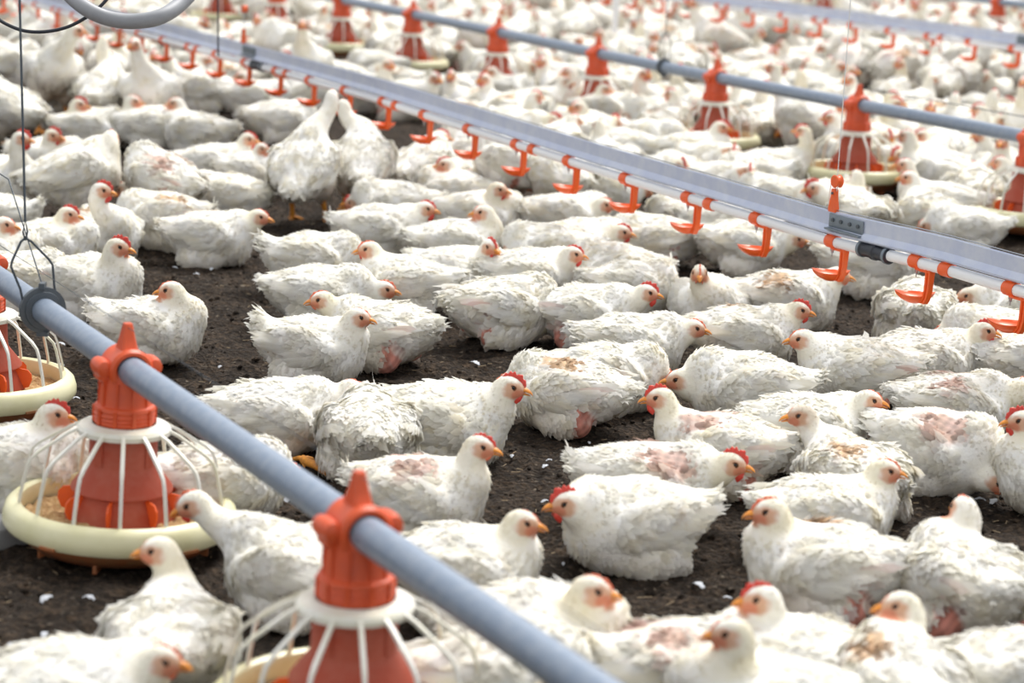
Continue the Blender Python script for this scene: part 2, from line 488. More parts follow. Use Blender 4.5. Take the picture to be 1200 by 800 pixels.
def make_feeder(seed=0):
    root = empty('poultry_feeder')
    # pan: lower bowl, rim
    pan = MB()
    pan.lathe([(0.0005, 0.012), (0.10, 0.010), (0.135, 0.014), (0.160, 0.034), (0.168, 0.050), (0.160, 0.050), (0.150, 0.036), (0.125, 0.024), (0.0005, 0.022)], 64)
    for k in range(8):
        a = k * math.pi / 4 + .2
        pan.box((0.125 * math.cos(a), 0.125 * math.sin(a), 0.012), (0.03, 0.006, 0.016),
                rot=[[math.cos(a), -math.sin(a), 0], [math.sin(a), math.cos(a), 0], [0, 0, 1]])
    p = build(pan, 'pan', MAT['pan'], root)
    rim = MB()
    rim.lathe([(0.1555, 0.050), (0.152, 0.076), (0.154, 0.083), (0.160, 0.086), (0.168, 0.084), (0.176, 0.076), (0.180, 0.062), (0.180, 0.050), (0.176, 0.044), (0.170, 0.046), (0.1555, 0.050)], 72)
    build(rim, 'rim', MAT['cream'], p)
    for k in range(5):
        sl = MB()
        a = k * math.pi / 2.5 + .3
        sl.box((0.1795 * math.cos(a), 0.1795 * math.sin(a), 0.047), (0.004, 0.028, 0.004),
               rot=[[math.cos(a), -math.sin(a), 0], [math.sin(a), math.cos(a), 0], [0, 0, 1]])
        build(sl, 'rim_slot', MAT['pan'], p)
    # feed
    rng = np.random.default_rng(seed)
    fd = MB(); th = np.linspace(0, 2 * np.pi, 64, endpoint=False)
    R = []
    for r in np.linspace(0.153, 0.06, 12):
        z = 0.050 + 0.010 * (0.153 - r) / 0.09
        R.append([[r * math.cos(t), r * math.sin(t), z + 0.004 * math.sin(3 * t + r * 60) + 0.003 * rng.standard_normal()] for t in th])
    fd.rings(R, True, False)
    o = build(fd, 'feed', MAT['feed'], p); o['kind'] = 'stuff'
    # cone
    cn = MB()
    cn.lathe([(0.050, 0.212), (0.052, 0.205), (0.0525, 0.150), (0.054, 0.140), (0.078, 0.108), (0.0785, 0.104), (0.070, 0.100), (0.070, 0.096), (0.088, 0.055), (0.088, 0.050)], 48)
    for k in range(4):
        a = k * math.pi / 2 + 0.5
        c, s = math.cos(a), math.sin(a)
        cn.box((0.053 * c, 0.053 * s, 0.175), (0.003, 0.014, 0.055), rot=[[c, -s, 0], [s, c, 0], [0, 0, 1]])
    co = build(cn, 'feed_cone', MAT['cone'], root)
    for k in range(8):
        fn = MB()
        a = k * math.pi / 4 + 0.25; c, s = math.cos(a), math.sin(a)
        prof = [(0.066, 0.102), (0.092, 0.098), (0.099, 0.090), (0.100, 0.078), (0.094, 0.064), (0.080, 0.060)]
        R = []
        for w in (-0.0016, 0.0016):
            R.append([[r * c - w * s, r * s + w * c, z] for r, z in prof])
        fn.rings(np.array(R), True, True)
        build(fn, 'cone_fin', MAT['orange_bright'], co)
    # grille: white ring plus bars
    gr = MB()
    gr.lathe([(0.049, 0.212), (0.068, 0.208), (0.072, 0.203), (0.072, 0.196), (0.066, 0.198), (0.049, 0.203), (0.049, 0.212)], 56)
    g = build(gr, 'grille_ring', MAT['grille'], root)
    nb = 14
    for k in range(nb):
        a = 2 * math.pi * k / nb + 0.12
        c, s = math.cos(a), math.sin(a)
        pr = [(0.069, 0.203), (0.085, 0.196), (0.130, 0.166), (0.141, 0.155), (0.146, 0.142), (0.155, 0.100), (0.158, 0.078)]
        bar = MB()
        R = []
        for i, (r, z) in enumerate(pr):
            w = 0.0034 if i < 3 else 0.0028
            t = 0.0026
            dr, dz = (pr[min(i + 1, 6)][0] - pr[max(i - 1, 0)][0]), (pr[min(i + 1, 6)][1] - pr[max(i - 1, 0)][1])
            l = math.hypot(dr, dz); nr, nz = -dz / l, dr / l
            if nz < 0: nr, nz = nr, nz
            ring = []
            for (uu, vv) in ((-w, -t * .5), (-w * .7, t), (w * .7, t), (w, -t * .5)):
                rr, zz = r + nr * vv, z + nz * vv
                ring.append([rr * c - uu * s, rr * s + uu * c, zz])
            R.append(ring)
        bar.rings(np.array(R), True, True)
        build(bar, 'grille_bar', MAT['grille'], g)
    # collar with threaded ring and the clip around the tube
    cl = MB()
    cl.lathe([(0.030, 0.212), (0.0465, 0.212), (0.047, 0.216), (0.0455, 0.2185), (0.0475, 0.221), (0.0455, 0.2245), (0.0475, 0.228), (0.0455, 0.232), (0.0475, 0.236),
              (0.046, 0.2405), (0.0405, 0.2425), (0.0395, 0.246), (0.0375, 0.285), (0.034, 0.300), (0.02, 0.318)], 44)
    for k in range(10):
        a = 2 * math.pi * k / 10; c, s = math.cos(a), math.sin(a)
        cl.box((0.0395 * c, 0.0395 * s, 0.262), (0.004, 0.004, 0.040), rot=[[c, -s, 0], [s, c, 0], [0, 0, 1]])
        cl.box((0.0475 * c, 0.0475 * s, 0.226), (0.003, 0.006, 0.026), rot=[[c, -s, 0], [s, c, 0], [0, 0, 1]])
    col = build(cl, 'collar', MAT['orange'], root)
    sd = MB()
    # saddle sleeve around the pipe
    th = np.linspace(0, 2 * np.pi, 28, endpoint=False)
    R = []
    for x, r in ((-0.030, 0.0255), (-0.030, 0.031), (-0.024, 0.035), (-0.012, 0.034), (0, 0.0335), (0.012, 0.034), (0.024, 0.035), (0.030, 0.031), (0.030, 0.0255)):
        R.append([[x, r * math.cos(t), 0.300 + r * math.sin(t)] for t in th])
    sd.rings(np.array(R), True, False)
    for sy in (-1, 1):                       # rounded lugs on both sides
        R = []
        for x, r in ((-0.024, 0.004), (-0.020, 0.011), (-0.008, 0.013), (0.008, 0.013), (0.020, 0.011), (0.024, 0.004)):
            R.append([[x, sy * 0.040 + r * math.cos(t), 0.303 + r * 1.15 * math.sin(t)] for t in th])
        sd.rings(np.array(R), True, True)
        sd.box((0, sy * 0.036, 0.288), (0.034, 0.022, 0.012), bev=0.004)
    build(sd, 'clip', MAT['orange'], col)
    fin = MB()
    prof = [(-0.024, 0.330), (-0.018, 0.338), (-0.012, 0.352), (-0.0085, 0.370), (-0.0065, 0.372), (0.0065, 0.372), (0.0085, 0.370), (0.012, 0.352), (0.018, 0.338), (0.024, 0.330)]
    R = []
    for w, q in ((-0.006, 0.8), (-0.0045, 1), (0.0045, 1), (0.006, 0.8)):
        R.append([[q * x * 0.85, w * (1.0 + 1.2 * (0.372 - z) / 0.042), z] for x, z in prof])
    fin.rings(np.array(R), True, True)
    build(fin, 'top_fin', MAT['orange'], col)
    return root


def copy_tree(o, parent=None):
    c = o.copy(); COL.objects.link(c)
    if parent is not None: c.parent = parent
    for ch in list(o.children):
        copy_tree(ch, c)
    return c


FEEDERS = []
feeder0 = make_feeder()
_used = [False]
_ident = {}


def put_feeder(P, x, label, group=None, spin=0.0, lean=0.0):
    p = P(x)
    o = feeder0 if not _used[0] else copy_tree(feeder0)
    _used[0] = True
    o.location = (p[0], p[1], p[2] - 0.300)
    o.rotation_euler = (0, 0, ANG + spin)
    tag(o, label, 'feeder', group)
    if lean:
        R_ = Matrix.Rotation(lean, 3, 'Y') @ Matrix.Rotation(ANG, 3, 'Z')
        o.rotation_euler = R_.to_euler(); o.location.x -= 0.300 * math.sin(lean); o.scale = (1.03, 1.03, 1.0)
    FEEDERS.append((p[0], p[1]))
    return o


gA, gC, gE = 'feeders on the near feed pipe', 'feeders on the middle feed pipe', 'feeders on the far feed pipe'
KA, KC, KE, KB, KD = 3335.0, 14068.0, 27000.0, 8752.0, 19600.0
put_feeder(PA, 148, 'orange pan feeder with white grille at the lower left, full cream pan in view', gA, lean=0.030)
put_feeder(PA, 419, 'blurred orange pan feeder cut off by the bottom edge, nearest of all', gA)
put_feeder(PA, -25, 'orange pan feeder at the left edge below the hanging ring, only its right half showing', gA)
put_feeder(PC, 1211, 'orange pan feeder cut by the right edge, right half missing', gC)
put_feeder(PC, 1006, 'orange pan feeder behind the orange pulley, with a hen reaching into its cream pan', gC)
put_feeder(PC, 840, 'orange pan feeder behind a red combed hen, next left of the pulley feeder', gC)
put_feeder(PC, 701, 'orange pan feeder just left of the wire loop on the middle pipe', gC)
put_feeder(PC, 584, 'orange pan feeder in mid picture, third left of the pulley feeder', gC)
put_feeder(PC, 484, 'orange pan feeder with thin cream rim in view, fourth left of the pulley', gC)
put_feeder(PC, 401, 'orange pan feeder where the middle pipe meets the top edge', gC)
put_feeder(PC, 325, 'orange feeder cone at the top edge above the drinker line joint', gC)
put_feeder(PC, 259, 'orange feeder with cream rim at the top edge right of the grey hose', gC)
xe = 1170.0
put_feeder(PE, xe, 'blurred orange feeder on the far pipe, rightmost one at the top right', gE)
x = xe
for k in range(4):
    x = x_step(KE, x, -0.9)
    put_feeder(PE, x, ['blurred orange feeder on the far pipe, next left of the rightmost',
                       'blurred far feeder behind the far drinker rail, third from the right',
                       'blurred far feeder behind the far drinker rail, fourth from the right',
                       'blurred far feeder behind the far drinker rail, fifth from the right'][k], gE)


# ---- feed pipes
def feed_pipe(P, x0, x1, label, hangers=()):
    pts = pipe_pts(P, x0, x1, 60)
    mb = MB(); mb.tube(pts, 0.0225, 28)
    root = build(mb, 'feed_pipe', MAT['galv'])
    tag(root, label, 'pipe')
    return root


pA = feed_pipe(PA, -140, 900, 'thick grey steel feed pipe crossing the lower left, nearest of the pipes')
pC = feed_pipe(PC, 150, 1500, 'grey blue steel feed pipe running above the middle feeders')
pE = feed_pipe(PE, 700, 1500, 'blurred grey blue pipe at the top right corner')


def hanger(P, x, parent, ringr, loopw, looph, label_top, rw=0.0022, lean=0.0):
    c = P(x)
    ln = np.array([lean, 0, 0]) / looph
    # ring around the pipe
    mb = MB()
    th = np.linspace(0, 2 * np.pi, 32, endpoint=False)
    Rl = []
    d = DIR; up = np.array([0, 0, 1.0]); b = np.cross(d, up)
    for s, r in ((-0.012, 0.0228), (-0.012, ringr * .8), (-0.006, ringr * .82), (-0.005, ringr), (0.005, ringr), (0.006, ringr * .82), (0.012, ringr * .8), (0.012, 0.0228)):
        Rl.append([c + d * s + b * r * math.cos(t) + up * r * math.sin(t) for t in th])
    mb.rings(np.array(Rl), True, False)
    mb.box(c + up * (ringr + 0.002), (0.01, 0.02, 0.01))
    mb.box(c - up * (ringr + 0.002), (0.02, 0.014, 0.008))
    build(mb, 'hanger_ring', MAT['dark'], parent)
    # diamond shaped wire loop
    lp = MB()
    w = loopw
    for s in (-1, 1):
        q = [c + b * s * (ringr + .002) * .75 + up * 0.0 - up * 0.012, c + b * s * (w * .82) + up * looph * .30, c + b * s * w + up * looph * .62,
             c + b * s * w * .88 + up * looph * .70, c + b * s * w * .25 + up * looph * .96, c + up * looph + b * s * .002]
        q = [v + ln * (v[2] - c[2]) for v in q]
        lp.tube(np.array(q), rw, 8)
    # small twisted eye
    c = c + ln * looph
    lp.tube(np.array([c + up * looph - up * .003, c + up * (looph + .012) + b * .004, c + up * (looph + .035), c + up * (looph + .012) - b * .004, c + up * looph - up * .003]), rw * .8, 6)
    o = build(lp, 'hanger_loop', MAT['wire'], parent)
    return c + up * (looph + .03)


topA = hanger(PA, 50, pA, 0.041, 0.037, 0.125, '', lean=-0.030)
topC = hanger(PC, 778, pC, 0.034, 0.030, 0.14, '', rw=0.0018)


def wire(name, pts, r, mat, label, cat='wire', parent=None, group=None):
    mb = MB(); mb.tube(np.array(pts), r, 8)
    o = build(mb, name, MAT[mat], parent)
    if parent is None: tag(o, label, cat, group)
    return o


# suspension wires rise out of the picture to the roof
zA = project(topA)[2]
wA = unproj(22, -40, zA)
wtop = topA + (wA - topA) / np.linalg.norm(wA - topA) * 1.6
wire('suspension_wire', [topA, wA, wtop], 0.0022, 'wire', 'dark suspension wire rising from the wire loop at the left edge')
zC = project(topC)[2]
wire('suspension_wire', [topC, topC + np.array([0.0, 0, 1.8])], 0.0022, 'wire', 'thin wire above the loop on the middle feed pipe')


# ---- drinker lines
def make_drinker_meshes():
    """drinker at local origin = pipe centre, x along pipe"""
    clip = MB()
    th = np.linspace(0, 2 * np.pi, 20, endpoint=False)
    R = [[[x, r * math.cos(t), r * math.sin(t)] for t in th] for x, r in ((-0.015, 0.0118), (-0.016, 0.0145), (-0.014, 0.0152), (0.014, 0.0152), (0.016, 0.0145), (0.015, 0.0118))]
    clip.rings(np.array(R), True, False)
    clip.box((0, 0, 0.018), (0.015, 0.014, 0.010), bev=0.002)
    clip_me = sharp(clip.mesh('pipe_clip')); clip_me.materials.append(MAT['orange_bright'])
    arm = MB()
    # bracket along the pipe, stem down, then the leaf shaped cup under the nipple
    arm.box((0.024, 0, -0.0145), (0.052, 0.012, 0.006), bev=0.002)
    R = []
    for z, x, w, t in ((-0.010, 0.045, 0.0085, 0.0075), (-0.020, 0.045, 0.0080, 0.0065), (-0.055, 0.043, 0.0075, 0.006), (-0.074, 0.038, 0.0075, 0.006), (-0.084, 0.030, 0.0085, 0.006)):
        R.append([[x - w, -t, z], [x - w * .4, -t, z], [x - w * .3, -t * .5, z], [x + w * .3, -t * .5, z], [x + w * .4, -t, z], [x + w, -t, z], [x + w, t, z], [x - w, t, z]])
    arm.rings(np.array(R), True, True)
    # bowl: leaf outline pointed at both ends, set crosswise to the pipe
    n = 32
    ca, sa = math.cos(-ANG * 0.85), math.sin(-ANG * 0.85)
    def outline(s):
        pts = []
        for i in range(n):
            a = 2 * math.pi * i / n
            cx = math.cos(a); sy = math.sin(a)
            x = 0.042 * cx; y = 0.031 * sy * (1 - 0.45 * abs(cx) ** 3)
            x, y = x * s, y * s
            pts.append((x * ca - y * sa, x * sa + y * ca, abs(cx)))
        return pts
    R = []
    for s, z in ((1.0, -0.070), (1.03, -0.0685), (0.99, -0.0685), (0.90, -0.072), (0.70, -0.0765), (0.35, -0.080), (0.02, -0.0805)):
        R.append([[x, y, z + 0.006 * (c ** 3) * s] for x, y, c in outline(s)])
    R2 = []
    for s, z in ((1.0, -0.070), (0.93, -0.0765), (0.72, -0.083), (0.4, -0.0875), (0.02, -0.0885)):
        R2.append([[x, y, z + 0.006 * (c ** 3) * s] for x, y, c in outline(s)])
    arm.rings(np.array(R), True, False); arm.rings(np.array(R2[::-1]), True, False)
    arm_me = sharp(arm.mesh('drip_cup'), 50); arm_me.materials.append(MAT['orange_bright'])
    nip = MB()
    nip.lathe([(0.0002, -0.010), (0.0045, -0.010), (0.0045, -0.020), (0.0030, -0.022), (0.0030, -0.026), (0.0012, -0.027), (0.0012, -0.033), (0.0002, -0.034)], 12)
    nip_me = sharp(nip.mesh('nipple')); nip_me.materials.append(MAT['steel'])
    return clip_me, arm_me, nip_me


CLIP, ARM, NIP = make_drinker_meshes()


def drinker_line(P, K, x_first, n_first, n_last, xl, xr, label, plain_offset, joints, coupl, pitch=0.30):
    root = empty('drinker_line', tuple(P(x_first)))
    base = P(x_first)
    tag(root, label, 'drinker line')
    pts = pipe_pts(P, xl, xr, 90)
    wp = MB(); wp.tube(pts - base, 0.0122, 20)
    pipe = build(wp, 'water_pipe', MAT['white'], root)
    # rail: folded aluminium profile above the pipe; +b is away from the camera
    b = np.cross(DIR, np.array([0, 0, 1.0]));
    if b[1] > 0: b = -b                         # b points to the camera side
    prof = [(-0.004, 0.0165), (0.008, 0.0165), (0.0125, 0.020), (0.0125, 0.023), (0.0035, 0.036), (0.0035, 0.0655), (0.001, 0.0685), (-0.0015, 0.0665), (0.0005, 0.065), (0.0005, 0.035), (0.009, 0.0225), (0.007, 0.0195), (-0.004, 0.0195)]
    R = np.array([[p - base + b * (u * 1.0) + np.array([0, 0, v]) for u, v in prof] for p in pts])
    rl = MB(); rl.rings(R, True, True)
    rail = build(rl, 'rail', MAT['alu'], root, ang=25)
    # thin cable lying along the top edge
    cb = MB(); cb.tube(pts - base + np.array([0, 0, 0.0715]), 0.0012, 6)
    build(cb, 'rail_cable', MAT['steel'], root)
    xs = {}
    for i in range(n_first, n_last + 1):
        x = x_step(K, x_first, i * pitch)
        p = P(x) - base
        arm = bpy.data.objects.new('drip_cup', ARM); COL.objects.link(arm); arm.parent = root
        arm.location = p - DIR * 0.045; arm.rotation_euler = (0, 0, ANG)
        cl = bpy.data.objects.new('pipe_clip', CLIP); COL.objects.link(cl); cl.parent = arm
        nn = bpy.data.objects.new('nipple', NIP); COL.objects.link(nn); nn.parent = arm
        xs[i] = x
        if i % 3 == plain_offset:
            q = P(x_step(K, x, 0.055)) - base
            c2 = bpy.data.objects.new('pipe_clip', CLIP); COL.objects.link(c2); c2.parent = root
            c2.location = q; c2.rotation_euler = (0, 0, ANG)
    Rm = np.array([DIR, np.cross(np.array([0, 0, 1.0]), DIR), [0, 0, 1]]).T
    for xj in joints:
        q = P(xj) - base
        mb = MB()
        mb.box(q + b * 0.0055 + np.array([0, 0, 0.047]), (0.125, 0.003, 0.030), rot=Rm, bev=0.001)
        mb.box(q + b * 0.012 + np.array([0, 0, 0.029]), (0.125, 0.014, 0.004), rot=Rm, bev=0.001)
        j = build(mb, 'joint_plate', MAT['plate'], rail)
        for s in (-0.046, -0.016, 0.016, 0.046):
            bo = MB()
            cc = q + DIR * s + b * 0.008 + np.array([0, 0, 0.049])
            bo.tube(np.array([cc - b * .002, cc + b * 0.0025]), 0.0045, 8)
            build(bo, 'bolt', MAT['dark'], rail)
    for xc in coupl:
        q = P(xc) - base
        mb = MB()
        mb.tube(np.array([q + DIR * s for s in (-0.052, -0.050, -0.038, -0.036, -0.008, -0.005, 0.005, 0.008, 0.036, 0.038, 0.050, 0.052)]),
                [0.0135, 0.0175, 0.0175, 0.0155, 0.0155, 0.018, 0.018, 0.0155, 0.0155, 0.0175, 0.0175, 0.0135], 20)
        build(mb, 'coupling', MAT['black'], pipe)
        for s in (-0.045, 0.045):
            mc = MB()
            mc.tube(np.array([q + DIR * (s - 0.004), q + DIR * (s + 0.004)]), 0.0186, 20)
            build(mc, 'coupling_band', MAT['plate'], pipe)
    return root


drinker_line(PB, KB, 900.0, -30, 3, -80, 1320, 'long aluminium drinker rail and white water pipe with orange cups, crossing the whole picture', 2, [992, 293], [1026, 303])
drinker_line(PD, KD, 1048.0, -11, 4, 560, 1400, 'blurred aluminium drinker rail with red cups across the top right', 1, [1203], [])


def line_hook(P, x, up_px, label_hook, pulley_label, zpl=0.135):
    c = P(x)
    Z = project(c)[2]
    mb = MB()
    Rm = np.array([DIR, np.cross(np.array([0, 0, 1.0]), DIR), [0, 0, 1]]).T
    R = []
    for z, w, t in ((0.066, 0.013, 0.005), (0.072, 0.013, 0.006), (0.085, 0.010, 0.006), (0.100, 0.0075, 0.005), (0.116, 0.0065, 0.005), (0.118, 0.0045, 0.004)):
        R.append([c + Rm @ np.array([sx * w, sy * t, z]) for sx, sy in ((-1, -1), (1, -1), (1, 1), (-1, 1))])
    mb.rings(np.array(R), True, True)
    h = build(mb, 'line_hook', MAT['orange_bright'])
    tag(h, label_hook, 'hook')
    sl = MB()
    q = c + Rm @ np.array([0, -0.0055 if Rm[1, 1] > 0 else 0.0055, 0.108])
    sl.tube(np.array([q, q + Rm @ np.array([0, -0.003, 0])]), 0.003, 10)
    build(sl, 'hook_hole', MAT['dark'], h)
    # pulley
    pc = c + DIR * 0.006 + np.array([0, 0, zpl])
    bb = np.cross(DIR, np.array([0, 0, 1.0]))
    pl = MB()
    pl.tube(np.array([pc - bb * 0.009, pc - bb * .007, pc - bb * .003, pc + bb * .003, pc + bb * .007, pc + bb * 0.009]), [0.0125, 0.0145, 0.012, 0.012, 0.0145, 0.0125], 24)
    pu = build(pl, 'pulley', MAT['orange_bright'])
    tag(pu, pulley_label, 'pulley')
    w = MB()
    w.tube(np.array([pc - DIR * .004 - np.array([0, 0, .01]), c + DIR * 0.001 + np.array([0, 0, 0.108])]), 0.0011, 6)
    w.tube(np.array([pc + DIR * .004 - np.array([0, 0, .01]), c + DIR * 0.004 + np.array([0, 0, 0.108])]), 0.0011, 6)
    w.tube(np.array([pc - DIR * .010 + np.array([0, 0, .006]), pc - DIR * .022 - np.array([0, 0, .004]), pc - DIR * .024 - np.array([0, 0, .03]), pc - DIR * .025 - np.array([0, 0, .062])]), 0.0011, 6)
    top = unproj(up_px[0], up_px[1], Z)
    dd = (top - pc)
    w.tube(np.array([pc + np.array([0, 0, .008]), pc + dd, pc + dd * 2.2]), 0.0011, 6)
    return w


w1 = line_hook(PB, 974, (999, -30), 'orange hook clipped to the drinker rail beside the grey joint plate', 'small round orange pulley above the drinker rail')
o = build(w1, 'lifting_cord', MAT['cord']); tag(o, 'thin pale lifting cord running up from the orange pulley', 'cord')
w2 = line_hook(PB, 285, (287, -60), 'orange hook on the drinker rail under the top edge, left of centre', 'orange pulley at the top edge above the left joint', 0.19)
o = build(w2, 'lifting_cord', MAT['cord']); tag(o, 'pale lifting cord above the left joint of the drinker rail', 'cord')

# dark cord hanging in front of the drinker line, with a black end
cz = 6.9
wire('dark_cord', [unproj(256, 66, cz), unproj(255.6, 50, cz), unproj(255, -60, cz)], 0.0028, 'black', 'dark cord hanging down at the drinker rail right of the grey hose', 'cord')
# anti roosting wires through the fins
def above(P, h):
    return lambda x: P(x) + np.array([0, 0, h])
fa = above(PA, 0.066)
wire('roost_wire', [fa(v) for v in np.linspace(-60, 800, 20)], 0.0006, 'wire', 'thin wire strung just above the near feed pipe', 'wire')
fc = above(PC, 0.062)
wire('roost_wire', [fc(v) for v in (1006, 1100, 1211, 1400)], 0.0015, 'wire', 'thin wire strung above the middle feed pipe at the right', 'wire')
wire('stay_wire', [unproj(-12, 196, 4.1), unproj(10, 210, 4.1), unproj(50, 335, 4.0)], 0.0013, 'wire', 'thin slanting wire beside the loop at the left edge', 'wire')

# grey hose arc and black cable at the top left
zz = 4.2
def smooth_path(p, n=40):
    p = np.array(p, float); t = np.linspace(0, len(p) - 1, n)
    out = []
    for u in t:
        i = int(min(u, len(p) - 2)); f = u - i
        p0 = p[max(i - 1, 0)]; p1 = p[i]; p2 = p[i + 1]; p3 = p[min(i + 2, len(p) - 1)]
        out.append(0.5 * ((2 * p1) + (-p0 + p2) * f + (2 * p0 - 5 * p1 + 4 * p2 - p3) * f * f + (-p0 + 3 * p1 - 3 * p2 + p3) * f ** 3))
    return np.array(out)
hp = smooth_path([unproj(x_, y_, zz + dz_) for x_, y_, dz_ in ((40, -70, .1), (72, -18, .05), (98, 8, 0), (125, 21, 0), (155, 25, 0), (187, 20, 0), (213, 3, .05), (234, -25, .1), (250, -70, .2))])
mb = MB(); mb.tube(hp, 0.0148, 20)
tag(build(mb, 'grey_hose', MAT['hose']), 'thick grey hose sagging in an arc at the top left', 'hose')
cp = smooth_path([unproj(x_, y_, zz + .05) for x_, y_ in ((-60, -30), (-12, 15), (18, 33), (45, 37.5), (75, 33), (100, 21), (120, 5), (140, -20))])
mb = MB(); mb.tube(cp, 0.0034, 10)
tag(build(mb, 'black_cable', MAT['black']), 'thin black cable looping under the grey hose at the top left', 'cable')
# white strap hanging in the distance
P0 = unproj(722, 38, 10.5); P1 = unproj(724, -60, 10.5)
mb = MB(); cc = (P0 + P1) / 2
mb.box(cc, (0.028, 0.010, np.linalg.norm(P1 - P0)), bev=0.003)
tag(build(mb, 'strap', MAT['white']), 'blurred white strap hanging down at the top centre', 'strap')
# ------------------------------------------------------------------ hens
def surface_nets(F, lo, h):
    nx, ny, nz = F.shape
    S = F < 0
    c = [(0, 0, 0), (1, 0, 0), (0, 1, 0), (1, 1, 0), (0, 0, 1), (1, 0, 1), (0, 1, 1), (1, 1, 1)]
    def sl(a, o): return a[o[0]:nx - 1 + o[0], o[1]:ny - 1 + o[1], o[2]:nz - 1 + o[2]]
    cnt = np.zeros((nx - 1, ny - 1, nz - 1), np.int8)
    for o in c: cnt += sl(S, o)
    act = (cnt > 0) & (cnt < 8)
    idx = -np.ones(act.shape, np.int32); ii = np.argwhere(act); idx[act] = np.arange(len(ii))
    acc = np.zeros((len(ii), 3)); num = np.zeros(len(ii))
    vals = {o: F[ii[:, 0] + o[0], ii[:, 1] + o[1], ii[:, 2] + o[2]] for o in c}
    for a in c:
        for ax in range(3):
            if a[ax] == 0:
                b = list(a); b[ax] = 1; b = tuple(b)
                va, vb = vals[a], vals[b]
                m = (va < 0) != (vb < 0)
                t = va[m] / (va[m] - vb[m])
                p = np.tile(np.array(a, float), (m.sum(), 1)); p[:, ax] = t
                acc[m] += p; num[m] += 1
    V = (ii + acc / num[:, None]) * h + lo
    faces = []
    for ax in range(3):
        o1 = [0, 0, 0]; o1[ax] = 1
        A = S[:nx - o1[0], :ny - o1[1], :nz - o1[2]]; B = S[o1[0]:, o1[1]:, o1[2]:]
        e = np.argwhere(A != B)
        u, v = [(1, 2), (2, 0), (0, 1)][ax]
        ok = (e[:, u] > 0) & (e[:, v] > 0) & (e[:, u] < F.shape[u] - 1) & (e[:, v] < F.shape[v] - 1)
        e = e[ok]
        fl = A[e[:, 0], e[:, 1], e[:, 2]]
        q = []
        for du, dv in ((-1, -1), (0, -1), (0, 0), (-1, 0)):
            k = e.copy(); k[:, u] += du; k[:, v] += dv
            q.append(idx[k[:, 0], k[:, 1], k[:, 2]])
        q = np.stack(q, -1)
        q[~fl] = q[~fl][:, ::-1]
        faces.append(q)
    Fc = np.concatenate(faces); Fc = Fc[(Fc >= 0).all(1)]
    return V, Fc


def vertex_normals(V, F):
    n = np.cross(V[F[:, 2]] - V[F[:, 0]], V[F[:, 3]] - V[F[:, 1]])
    out = np.zeros_like(V)
    for k in range(4): np.add.at(out, F[:, k], n)
    return out / (np.linalg.norm(out, axis=1)[:, None] + 1e-12)


def smin(a, b, k):
    h = np.clip(0.5 + 0.5 * (b - a) / k, 0, 1)
    return b + (a - b) * h - k * h * (1 - h)


def ell(P, c, r, R=None):
    q = P - np.asarray(c, np.float32)
    if R is not None: q = q @ np.asarray(R, np.float32)
    r = np.asarray(r, np.float32)
    k0 = np.sqrt(((q / r) ** 2).sum(-1)); k1 = np.sqrt(((q / (r * r)) ** 2).sum(-1)) + 1e-6
    return k0 * (k0 - 1) / k1


def rotz(a): c, s = math.cos(a), math.sin(a); return np.array([[c, -s, 0], [s, c, 0], [0, 0, 1.0]])
def roty(a): c, s = math.cos(a), math.sin(a); return np.array([[c, 0, s], [0, 1, 0], [-s, 0, c]])
def sstep(a, b, x): t = np.clip((x - a) / (b - a), 0, 1); return t * t * (3 - 2 * t)


